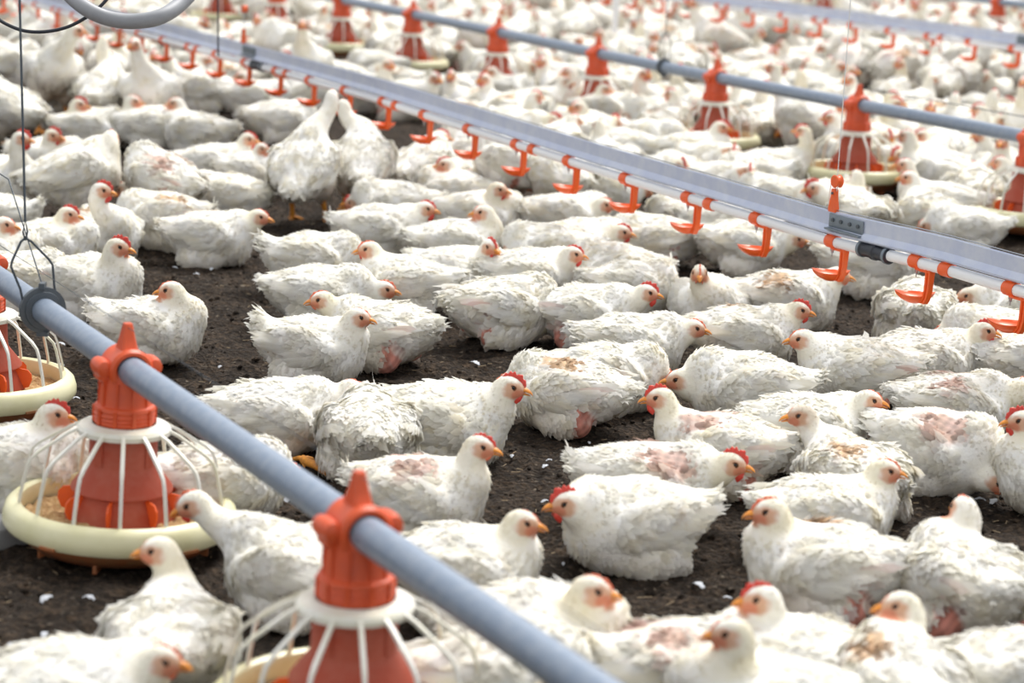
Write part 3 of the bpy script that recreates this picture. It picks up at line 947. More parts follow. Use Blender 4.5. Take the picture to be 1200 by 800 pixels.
class Hen:
    """geometry of one bird in its own frame: x forward, y to its left, z up, standing on z=0"""

    def __init__(self, head, face_yaw, face_pitch=0.0, stand=0.0, body_pitch=None, voxel=0.0045, seed=0, flank=0, back=0, comb=0.5,
                 nfeather=2000, foot=False, grime=0.3, fat=1.0, tailup=0.35, wattle=0.5, feather_scale=1.0, headdirt=0.0):
        self.rng = rng = np.random.default_rng(seed)
        self.stand = stand
        bp = body_pitch if body_pitch is not None else (0.30 if stand else 0.02)
        RB = roty(-bp)
        bc = np.array([0, 0, 0.076 + stand])
        W = fat * rng.uniform(0.96, 1.05)
        self.RB, self.bc = RB, bc
        T = lambda p: RB @ np.array(p) + bc                   # torso coordinates (origin at torso centre)
        nb = T((0.075, 0, 0.030))
        head = np.array(head, float)
        hf = rotz(face_yaw) @ roty(face_pitch) @ np.array([1.0, 0, 0])
        hu = rotz(face_yaw) @ roty(face_pitch) @ np.array([0, 0, 1.0]); hs = np.cross(hu, hf)
        HR = np.stack([hf, hs, hu], 1)                        # columns: forward, left, up
        self.head, self.HR = head, HR
        tail_t = T((-0.150, 0, 0.022 + 0.05 * tailup))
        pts = np.array([nb + 0.1, head + 0.05, head - 0.05, bc + [0.16, 0.13, 0.13], bc - [0.22, 0.13, min(0.09, bc[2])], tail_t])
        lo = pts.min(0) - 0.02; hi = pts.max(0) + 0.02; lo[2] = max(lo[2], -0.012)
        h = voxel
        n = np.ceil((hi - lo) / h).astype(int) + 1
        ax = [np.arange(n[i], dtype=np.float32) * h + np.float32(lo[i]) for i in range(3)]
        P = np.stack(np.meshgrid(*ax, indexing='ij'), -1)
        Q = (P - bc.astype(np.float32)) @ RB.astype(np.float32)     # torso frame
        d = ell(Q, (0, 0, 0), (0.100, 0.088 * W, 0.077))
        d = smin(d, ell(Q, (0.054, 0, -0.004), (0.062, 0.076 * W, 0.070)), 0.03)
        d = smin(d, ell(Q, (-0.072, 0, 0.010), (0.058, 0.058 * W, 0.050)), 0.03)
        d = smin(d, ell(Q, (-0.113, 0, 0.022 + 0.02 * tailup), (0.040, 0.032, 0.018), roty(0.2 + tailup * 0.9)), 0.03)
        for s in (-1, 1):
            jit = rng.uniform(-0.006, 0.006, 2)
            d = smin(d, ell(Q, (-0.012 + jit[0], s * 0.068 * W, 0.015 + jit[1]), (0.084, 0.029, 0.046), rotz(s * 0.12) @ roty(0.10)), 0.012)
            if stand:
                d = smin(d, ell(Q, (-0.005, s * 0.046, -0.060), (0.040, 0.034, 0.050), roty(0.3)), 0.03)
            else:
                d = smin(d, ell(Q, (-0.015, s * 0.062 * W, -0.045), (0.064, 0.036, 0.040), rotz(-s * 0.2)), 0.02)
        # plumage unevenness
        f = rng.uniform(18, 30, (5, 3)) * rng.choice([-1, 1], (5, 3)); ph = rng.uniform(0, 6.28, 5)
        nz = np.zeros(P.shape[:3], np.float32)
        for k in range(5): nz += np.sin(P @ (f[k].astype(np.float32) * (1.0 + .5 * k)) + ph[k]) / (1 + .5 * k)
        d = d + 0.0017 * nz
        # neck
        p3 = head - hu * 0.014 - hf * 0.010
        ln = np.linalg.norm(p3 - nb)
        fwd = RB @ np.array([1.0, 0, 0.35])
        p1 = nb + fwd * min(0.06, ln * .5); p2 = p3 - hu * min(0.05, ln * .42) - hf * 0.012
        nk = []
        for t in np.linspace(0, 1, 12):
            nk.append((1 - t) ** 3 * nb + 3 * (1 - t) ** 2 * t * p1 + 3 * (1 - t) * t * t * p2 + t ** 3 * p3)
        nk = np.array(nk); self.neck = nk
        t = np.linspace(0, 1, 12); rr = 0.0195 + 0.031 * (1 - t) ** 2.3
        dn = None
        for i in range(12):
            s_ = np.sqrt(((P - nk[i].astype(np.float32)) ** 2).sum(-1)) - rr[i]
            dn = s_ if dn is None else smin(dn, s_, 0.012)
        d = smin(d, dn, 0.016)
        hk = self.hk = 1.13
        dh = ell(P, head, (0.0245 * hk, 0.0165 * hk, 0.0200 * hk), HR)
        dh = smin(dh, ell(P, head + (hf * 0.014 - hu * 0.003) * hk, (0.014 * hk, 0.0115 * hk, 0.0125 * hk), HR), 0.008)
        d = smin(d, dh, 0.012)
        d = np.maximum(d, 0.002 - P[..., 2])                   # sits flat on the litter
        V, Fc = surface_nets(d, lo, h)
        # light smoothing
        for _ in range(2):
            a = np.zeros_like(V); c = np.zeros(len(V))
            for k in range(4):
                np.add.at(a, Fc[:, k], V[Fc[:, (k + 1) % 4]]); np.add.at(c, Fc[:, k], 1)
                np.add.at(a, Fc[:, k], V[Fc[:, (k + 3) % 4]]); np.add.at(c, Fc[:, k], 1)
            V = V * 0.5 + 0.5 * a / c[:, None]
        self.V, self.F = V, Fc
        self.Nn = Nn = vertex_normals(V, Fc)
        # ---- colours of the plumage and skin
        q = (V - head) @ HR / hk
        tq = (V - bc) @ RB
        noise = np.sin(V @ np.array([210, 150, 90.]) + seed) * np.sin(V @ np.array([-120, 190, 160.]) + 1.3 * seed)
        noise2 = np.sin(V @ np.array([70, -50, 95.]) + seed * 2.1) * np.sin(V @ np.array([55, 85, -60.]) + 0.7 * seed)
        col = np.tile(np.array([0.905, 0.89, 0.855]), (len(V), 1))
        dneck = np.min(np.linalg.norm(V[:, None] - nk[None, 4:], axis=2), axis=1)
        cream = (1 - sstep(0.025, 0.05, dneck)) * rng.uniform(0.2, 0.9)
        cream = np.maximum(cream, 0.5 * sstep(0.2, 0.8, noise2) * rng.uniform(0, 1))
        col = col * (1 - cream[:, None]) + np.array([0.86, 0.80, 0.62]) * cream[:, None]
        # soiled belly and hocks
        low = (1 - sstep(0.0, 0.035 + 0.06 * grime, tq[:, 2] + 0.074 + 0.010 * noise2)) * grime
        col = col * (1 - 0.7 * low[:, None]) + np.array([0.42, 0.32, 0.22]) * 0.7 * low[:, None]
        # bare flank
        self.bare = np.zeros(len(V))
        fl_side = rng.choice([-1, 1]) if flank == 1 else 0
        if flank:
            xc = -0.052 + 0.35 * (tq[:, 2] - 0.02)
            m = (1 - sstep(0.004, 0.012, np.abs(tq[:, 0] - xc) + 0.005 * noise2)) * (1 - sstep(0.018, 0.040, tq[:, 2])) * sstep(0.045, 0.055, np.abs(tq[:, 1]))
            if flank >= 2: m = np.maximum(m, (1 - sstep(0.008, 0.026, np.abs(tq[:, 0] + 0.062) + 0.008 * noise2 + 0.004 * noise)) * (1 - sstep(-0.015, 0.010, tq[:, 2])) * sstep(0.035, 0.05, np.abs(tq[:, 1])))
            col = col * (1 - m[:, None]) + (np.array([0.60, 0.25, 0.20]) * (0.85 + 0.3 * noise[:, None])) * m[:, None]
            self.bare = np.maximum(self.bare, m)
        if back:
            b0 = np.array([rng.uniform(-0.03, 0.04), rng.choice([-1, 1]) * rng.uniform(0.03, 0.07), 0.05])
            dd = np.linalg.norm((tq - b0) * np.array([0.8, 1, 0.6]), axis=1)
            m = (1 - sstep(0.022, 0.042, dd + 0.014 * noise2 + 0.004 * noise))
            if back >= 2:
                m = np.maximum(m, (1 - sstep(0.022, 0.042, np.linalg.norm((tq - b0 * np.array([1, -1, 1]) + np.array([.03, 0, 0])) * np.array([0.8, 1, 0.6]), axis=1) + 0.014 * noise2)))
            tone = np.array([0.60, 0.38, 0.20]) if back == 1 else np.array([0.62, 0.40, 0.33])
            col = col * (1 - .85 * m[:, None]) + tone * (0.85 + .3 * noise[:, None]) * .85 * m[:, None]
            self.bare = np.maximum(self.bare, 0.38 * m)
        # face skin
        fr = np.sqrt(((q[:, 0] - 0.010) / 0.0200) ** 2 + ((q[:, 2] + 0.002) / 0.0150) ** 2)
        near = np.linalg.norm(q, axis=1) < 0.036
        face = (1 - sstep(0.75, 1.10, fr + 0.10 * noise)) * sstep(0.0035, 0.008, np.abs(q[:, 1])) * (q[:, 0] > -0.02) * near
        front = sstep(0.015, 0.024, q[:, 0]) * (np.abs(q[:, 2]) < 0.02) * near
        face = np.maximum(face, front)
        fc = np.array([0.68, 0.41, 0.28])[None] * (1 + 0.06 * noise[:, None])
        redder = (1 - sstep(0.6, 1.0, np.sqrt(((q[:, 0] - 0.018) / 0.013) ** 2 + ((q[:, 2] + 0.008) / 0.012) ** 2)))[:, None]
        fc = fc * (1 - .7 * redder) + np.array([0.62, 0.17, 0.09]) * .7 * redder
        if headdirt:
            hd = (1 - sstep(0.020, 0.036, np.linalg.norm(q, axis=1) + 0.004 * noise)) * headdirt
            col = col * (1 - .7 * hd[:, None]) + np.array([0.45, 0.32, 0.21]) * .7 * hd[:, None]
            fc = fc * 0.8
        col = col * (1 - face[:, None]) + fc * face[:, None]
        ear = np.exp(-(((q[:, 0] + 0.007) / 0.004) ** 2 + ((q[:, 2] + 0.004) / 0.005) ** 2)) * (np.abs(q[:, 1]) > .01) * near
        col = col * (1 - .8 * ear[:, None]) + np.array([0.88, 0.80, 0.72]) * .8 * ear[:, None]
        self.face = face
        self.col = np.clip(col, 0, 0.9)
        self.q, self.tq, self.dneck = q, tq, dneck
        self.W = W; self.comb = comb; self.wattle = wattle; self.grime = grime
        self.tailup = tailup
        self.nf = nfeather; self.fs = feather_scale; self.foot = foot
        dh_ = np.linalg.norm(q, axis=1)
        self.dhead = dh_

    # many feathers in one go
    def feathers(self, roots, dirs, nrm, L, Wd, lift, cols, curl=0.0, rows=4, jag=True):
        rng = self.rng
        n = len(roots)
        t = dirs - nrm * (dirs * nrm).sum(1)[:, None]
        t /= np.linalg.norm(t, axis=1)[:, None] + 1e-9
        b = np.cross(nrm, t)
        ss = np.linspace(0, 1, rows); wid = np.interp(ss, [0, .2, .55, .85, 1], [.25, .8, 1.0, .85, .40])
        nu = 3 if (rows == 4) else 5
        us = np.linspace(-1, 1, nu)
        V = np.zeros((n, rows, nu, 3))
        for i, s in enumerate(ss):
            hgt = -0.0022 + (lift + .0022) * (s ** .7) - curl * s * s
            tip = 0.0
            for j, u in enumerate(us):
                jl = (rng.uniform(-.14, .10, n) if (jag and i == rows - 1) else 0.0)
                sl = s + jl - (0.16 * u * u if i == rows - 1 else 0)
                V[:, i, j] = roots + t * (L * sl)[:, None] + b * (Wd * 0.5 * wid[i] * u)[:, None] + nrm * (hgt - 0.08 * Wd * u * u * wid[i])[:, None]
        k = np.arange(rows - 1)[:, None] * nu + np.arange(nu - 1)[None, :]
        f = np.stack([k, k + nu, k + nu + 1, k + 1], -1).reshape(-1, 4)
        F = (f[None] + (np.arange(n) * rows * nu)[:, None, None]).reshape(-1, 4)
        C = np.repeat(cols[:, None], rows * nu, axis=1).reshape(-1, 3)
        # soft shading: the vane takes most of its normal from the coat below it
        NN = nrm[:, None, None, :] + b[:, None, None, :] * (0.22 * us)[None, None, :, None] - t[:, None, None, :] * (0.16 * (ss - .3))[None, :, None, None]
        NN = np.broadcast_to(NN, V.shape).reshape(-1, 3); NN = NN / np.linalg.norm(NN, axis=1)[:, None]
        return V.reshape(-1, 3), F, C, NN

    def plumage(self):
        rng = self.rng; V, Nn, tq, q = self.V, self.Nn, self.tq, self.q
        ok = (self.face < 0.15) & (rng.random(len(V)) > self.bare * 1.5) & (V[:, 2] > 0.010) & ((q[:, 0] < 0.012) | (self.dhead > 0.034))
        w = np.where(self.dhead < 0.045, 1.2, 1.0) * ok
        n = min(self.nf, int(ok.sum() * 0.9))
        idx = rng.choice(len(V), n, replace=False, p=w / w.sum())
        R, Nm = V[idx], Nn[idx]
        neck = 1 - sstep(0.030, 0.062, self.dneck[idx])
        head = 1 - sstep(0.022, 0.042, self.dhead[idx])
        # flow: backwards over the body, down along the neck
        back = self.RB @ np.array([-1.0, 0, -0.28])
        j = np.argmin(np.linalg.norm(R[:, None] - self.neck[None], axis=2), axis=1)
        tang = np.gradient(self.neck, axis=0); tang /= np.linalg.norm(tang, axis=1)[:, None]
        nd = -tang[j]
        hd = -self.HR[:, 0][None] * 0.8 - self.HR[:, 2][None] * 0.5
        D = back[None] * (1 - neck[:, None]) + nd * neck[:, None]
        D = D * (1 - head[:, None]) + hd * head[:, None]
        low = 1 - sstep(-0.05, 0.0, tq[idx, 2])
        D = D + np.array([0, 0, -0.5])[None] * low[:, None]
        D += rng.normal(0, 0.15, D.shape)
        L = (0.023 * (1 - neck) + 0.012 * neck) * (1 - head) + 0.0070 * head
        L = L * rng.uniform(0.75, 1.3, n) * self.fs
        Wd = L * rng.uniform(0.5, 0.75, n)
        lift = np.interp(L, [0.006, 0.03], [0.0006, 0.0019])[:] * rng.uniform(.3, 1.5, n)
        C = self.col[idx] * rng.uniform(0.96, 1.03, (n, 1))
        return self.feathers(R, D, Nm, L, Wd, lift, np.clip(C, 0, .92))

    def wing(self, side):
        rng = self.rng; V, Nn, tq = self.V, self.Nn, self.tq
        W = self.W
        zone = (tq[:, 1] * side > 0.045 * W) & (tq[:, 0] > -0.080) & (tq[:, 0] < 0.065) & (tq[:, 2] > -0.015) & (tq[:, 2] < 0.062) & (self.dneck > 0.05) & (self.bare < .5)
        ids = np.where(zone)[0]
        out = []
        if len(ids) > 20:
            idx = rng.choice(ids, min(85 if self.nf > 200 else 14, len(ids) // 2), replace=False)
            back = self.RB @ np.array([-1.0, 0, -0.10])
            n = len(idx)
            L = rng.uniform(0.032, 0.046, n); Wd = L * rng.uniform(0.36, 0.5, n)
            out.append(self.feathers(V[idx], np.tile(back, (n, 1)) + rng.normal(0, .10, (n, 3)), Nn[idx], L, Wd, rng.uniform(.0015, .0034, n), self.col[idx] * rng.uniform(.97, 1.03, (n, 1))))
            # long flight feathers, tips crossing over the rump
            n = 12 if self.nf > 200 else 5
            tx = np.linspace(0.030, -0.060, n); tz = np.linspace(-0.010, 0.038, n)
            vi = [ids[np.argmin((tq[ids, 0] - a) ** 2 + (tq[ids, 2] - b) ** 2)] for a, b in zip(tx, tz)]
            R = V[vi] + Nn[vi] * 0.002
            D = np.array([self.RB @ np.array([-1.0, -side * (0.10 + 0.02 * k), 0.06 + 0.03 * k / n + rng.normal(0, .03)]) for k in range(n)])
            L = np.linspace(0.062, 0.085, n) * rng.uniform(.9, 1.08, n); Wd = np.full(n, 0.0165)
            out.append(self.feathers(R, D, Nn[vi], L, Wd, np.full(n, 0.0055), self.col[vi] * rng.uniform(.97, 1.02, (n, 1)), curl=0.004, rows=5))
        return merge(out)

    def tail(self):
        rng = self.rng; n = 16 if self.nf > 200 else 7
        R, D, Nm = [], [], []
        for k in range(n):
            u = (k / (n - 1) - .5) * 2
            a = u * 0.65 + rng.normal(0, .07)
            up = 0.15 + self.tailup * 0.75 + rng.normal(0, .08) - 0.25 * abs(u)
            d = self.RB @ np.array([-math.cos(a), math.sin(a), math.tan(up * .8)]); d /= np.linalg.norm(d)
            r = self.RB @ np.array([-0.112, 0.022 * u, 0.026 + 0.02 * self.tailup - 0.006 * abs(u)]) + self.bc
            R.append(r); D.append(d)
            nn = np.cross(d, np.cross(np.array([0, 0, 1.0]), d)); nn += np.array([0, u * .5, 0]); Nm.append(nn / np.linalg.norm(nn))
        L = rng.uniform(0.038, 0.056, n); Wd = np.full(n, 0.018)
        base = np.tile(np.array([0.86, 0.85, 0.80]), (n, 1)) * rng.uniform(.93, 1.02, (n, 1))
        a = self.feathers(np.array(R), np.array(D), np.array(Nm), L, Wd, np.full(n, .003), base, curl=-0.004, rows=5)
        # short fluffy coverts around the rump
        m = 40 if self.nf > 200 else 8
        back = self.RB @ np.array([-1.0, 0, 0.25 * self.tailup])
        ids = np.where((self.tq[:, 0] < -0.095) & (self.bare < .5) & (self.V[:, 2] > .015))[0]
        if len(ids) > m:
            idx = rng.choice(ids, m, replace=False)
            L2 = rng.uniform(0.028, 0.042, m)
            b = self.feathers(self.V[idx], np.tile(back, (m, 1)) + rng.normal(0, .25, (m, 3)), self.Nn[idx], L2, L2 * .45, rng.uniform(.001, .006, m), self.col[idx] * rng.uniform(.95, 1.02, (m, 1)))
            return merge([a, b])
        return a

    def H(self, p):                       # head frame -> hen frame
        return self.HR @ (np.array(p, float) * self.hk) + self.head

    def beak_mb(self):
        mb = MB(); th = np.linspace(0, 2 * np.pi, 14, endpoint=False)
        R = []
        for x, w, hgt, z in ((0.020, 0.0080, 0.0066, -0.0008), (0.026, 0.0072, 0.0056, -0.0006), (0.031, 0.0058, 0.0046, -0.0014), (0.036, 0.0042, 0.0036, -0.0030), (0.0395, 0.0024, 0.0024, -0.0052), (0.0412, 0.0006, 0.0009, -0.0078)):
            R.append([self.H((x, w * math.cos(t), z + hgt * math.sin(t) * (1.0 if math.sin(t) > 0 else .35))) for t in th])
        mb.rings(np.array(R), True, True)
        R = []
        for x, w, hgt, z in ((0.020, 0.0066, 0.0036, -0.0052), (0.027, 0.0054, 0.0030, -0.0054), (0.033, 0.0036, 0.0022, -0.0062), (0.0372, 0.0014, 0.0010, -0.0072)):
            R.append([self.H((x, w * math.cos(t), z + hgt * math.sin(t) * (1.0 if math.sin(t) < 0 else .3))) for t in th])
        mb.rings(np.array(R), True, True)
        return mb

    def comb_mb(self):
        mb = MB(); c = self.comb; n = 26
        xs = np.linspace(0.0255, -0.014, n)
        base = np.interp(xs, [-0.02, -0.010, 0.004, 0.016, 0.024, 0.03], [0.014, 0.0170, 0.0190, 0.0145, 0.0060, 0.002])
        env = np.sin(np.linspace(0.12, 1.0, n) * math.pi * .97) ** .6
        teeth = 0.5 + 0.5 * np.cos(np.linspace(0, 5.2 * 2 * math.pi, n) + math.pi)
        hgt = env * (0.0008 + 0.0105 * c * c + .002 * c) * (0.62 + 0.38 * teeth)
        R = []
        for i in range(n):
            x, b, h_ = xs[i], base[i] - .0035, hgt[i] + .003
            lean = 0.0008 * math.sin(i * .5)
            w0 = 0.0034 + .001 * c
            ring = []
            for k, (u, v) in enumerate(((-1, 0), (-.75, .5), (-.35, .9), (0, 1.0), (.35, .9), (.75, .5), (1, 0))):
                nx = -0.35 if x > 0.012 else 0.15
                ring.append(self.H((x - nx * 0 + (0.35 * h_ * v if x > 0.014 else -0.1 * h_ * v), u * w0 * (1 - .45 * v) + lean * v, b + h_ * v)))
            R.append(ring)
        mb.rings(np.array(R), True, True)
        return mb

    def wattle_mb(self, s):
        mb = MB(); w = self.wattle
        th = np.linspace(0, 2 * np.pi, 12, endpoint=False); R = []
        Lw = 0.006 + 0.016 * w
        for t in np.linspace(0, 1, 7):
            r = (0.0035 + 0.0035 * w) * math.sin(math.pi * (0.18 + 0.80 * t)) + 0.0003
            z = -0.0085 - Lw * t; x = 0.019 - 0.003 * t
            R.append([self.H((x + r * 1.1 * math.cos(a), s * (0.0065 + 0.001 * t) + r * .38 * math.sin(a), z)) for a in th])
        mb.rings(np.array(R), True, True)
        return mb

    def eye_mb(self, s):
        mb = MB(); n = 12; th = np.linspace(0, 2 * np.pi, n, endpoint=False)
        c = np.array((0.0085, s * 0.0128, 0.0035)); R = []
        for a in np.linspace(-1.45, 1.45, 8):
            rr = 0.0042 * math.cos(a)
            R.append([self.H(c + np.array((rr * math.cos(t), s * 0.0040 * math.sin(a), rr * math.sin(t)))) for t in th])
        mb.rings(np.array(R), True, True)
        return mb

    def lid_mb(self, s):
        mb = MB(); n = 16; m = 6
        R = []
        for a in np.linspace(0, 2 * np.pi, n + 1):
            c = np.array((0.0085 + 0.0047 * math.cos(a), s * 0.0148, 0.0035 + 0.0042 * math.sin(a)))
            R.append([self.H(c + np.array((0.0010 * math.cos(b) * math.cos(a), 0.0010 * s * math.sin(b), 0.0010 * math.cos(b) * math.sin(a)))) for b in np.linspace(0, 2 * np.pi, m, endpoint=False)])
        mb.rings(np.array(R), True, False)
        return mb

    def leg_mb(self, s):
        mb = MB()
        if self.stand:
            hip = self.RB @ np.array([0.0, s * 0.046, -0.085]) + self.bc
            hock = np.array([hip[0] - 0.018, s * 0.048, max(0.075, hip[2] * .75)])
            foot = np.array([hip[0] + 0.004, s * 0.052, 0.012])
            mb.tube(np.array([hip + [0, 0, .01], hock + [0.004, 0, .01], hock, hock + [0.002, 0, -.012], (hock + foot) / 2, foot + [0, 0, .006], foot - [0, 0, .004]]), [0.012, 0.0095, 0.0095, 0.0085, 0.0068, 0.0080, 0.008], 12)
            yaw0 = 0
        else:
            hock = np.array([-0.045, s * 0.075, 0.014]); foot = np.array([0.045, s * 0.098, 0.014])
            if self.foot:
                foot = np.array([0.035, s * 0.125, 0.014]); hock = np.array([-0.055, s * 0.085, 0.016])
            mb.tube(np.array([hock - [.008, 0, 0], hock, (hock + foot) / 2, foot - [0.006, 0, 0], foot]), [0.008, 0.0105, 0.0085, 0.0095, 0.008], 12)
            yaw0 = 0
        for a, L in ((0, .048), (.55, .040), (-.55, .040), (math.pi, .020)):
            c, s2 = math.cos(a + yaw0), math.sin(a + yaw0)
            p = [foot, foot + np.array([c * L * .35, s2 * L * .35, 0.000]), foot + np.array([c * L * .7, s2 * L * .7, -.005]), foot + np.array([c * L * .92, s2 * L * .92, -.007]), foot + np.array([c * L * 1.12, s2 * L * 1.12, -.011])]
            P_ = np.array(p); P_[:, 2] = np.maximum(P_[:, 2], 0.0035)
            mb.tube(P_, [0.0062, 0.0052, 0.0048, 0.0036, 0.0008], 8)
        return mb


def merge(parts):
    parts = [p for p in parts if p is not None]
    if not parts: return None
    V, F, C, NN, n = [], [], [], [], 0
    for v, f, c, nn in parts:
        V.append(v); F.append(f + n); C.append(c); NN.append(nn); n += len(v)
    return np.concatenate(V), np.concatenate(F), np.concatenate(C), np.concatenate(NN)


def hen_objects(h, name='hen', parts=True, mats=None):
    """body is the thing itself; everything else hangs on it"""
    me = mesh_np('body', h.V, h.F, h.col)
    me.materials.append(MAT['body'])
    body = link(name, me, None)
    combm = MAT['comb'] if h.comb > 0.65 else MAT['comb_pale']
    body['wattle_red'] = 0
    del body['wattle_red']
    def add(nm, vfc, mat, par):
        if vfc is None: return None
        m = mesh_np(nm, vfc[0], vfc[1], np.clip(vfc[2], 0, .93), normals=vfc[3]); m.materials.append(mat)
        return link(nm, m, None, par)
    add('plumage', h.plumage(), MAT['feather'], body)
    for s in (-1, 1): add('wing', h.wing(s), MAT['feather'], body)
    add('tail', h.tail(), MAT['feather'], body)
    def addmb(nm, mb, mat, par):
        return link(nm, mb.mesh(nm), mat, par)
    addmb('beak', h.beak_mb(), MAT['beak'], body)
    addmb('comb', h.comb_mb(), combm, body)
    for s in (-1, 1):
        if h.wattle > 0.05: addmb('wattle', h.wattle_mb(s), MAT['comb'] if h.wattle > .4 else MAT['comb_pale'], body)
        e = addmb('eye', h.eye_mb(s), MAT['eye'], body)
        addmb('eyelid', h.lid_mb(s), MAT['iris'], e)
        if h.stand or (h.foot and s == h.foot): addmb('leg', h.leg_mb(s), MAT['leg'], body)
    return body


def hen_single(h):
    """one joined mesh with material slots, for birds far off"""
    mats = [MAT['body'], MAT['feather'], MAT['beak'], MAT['comb'], MAT['eye'], MAT['leg']]
    VV, FF3, FF4, CC, M3, M4, n = [], [], [], [], [], [], 0
    def add(v, f4, f3, c, mi):
        nonlocal n
        VV.append(v); CC.append(c if c is not None else np.ones((len(v), 3)))
        if f4 is not None and len(f4): FF4.append(f4 + n); M4.append(np.full(len(f4), mi))
        if f3 is not None and len(f3): FF3.append(f3 + n); M3.append(np.full(len(f3), mi))
        n += len(v)
    add(h.V, h.F, None, h.col, 0)
    for vfc in (h.plumage(), h.wing(-1), h.wing(1), h.tail()):
        if vfc is not None: add(vfc[0], vfc[1], None, np.clip(vfc[2], 0, .93), 1)
    lst = [(h.beak_mb(), 2), (h.comb_mb(), 3), (h.eye_mb(1), 4), (h.eye_mb(-1), 4), (h.wattle_mb(1), 3), (h.wattle_mb(-1), 3)]
    if h.stand: lst += [(h.leg_mb(1), 5), (h.leg_mb(-1), 5)]
    for mb, mi in lst:
        add(np.concatenate(mb.V), np.concatenate(mb.F4) if mb.F4 else None, np.concatenate(mb.F3) if mb.F3 else None, None, mi)
    me = mesh_np('hen', np.concatenate(VV), [np.concatenate(FF3), np.concatenate(FF4)], np.concatenate(CC))
    for m in mats: me.materials.append(m)
    me.polygons.foreach_set('material_index', np.concatenate(M3 + M4).astype(np.int32))
    return me
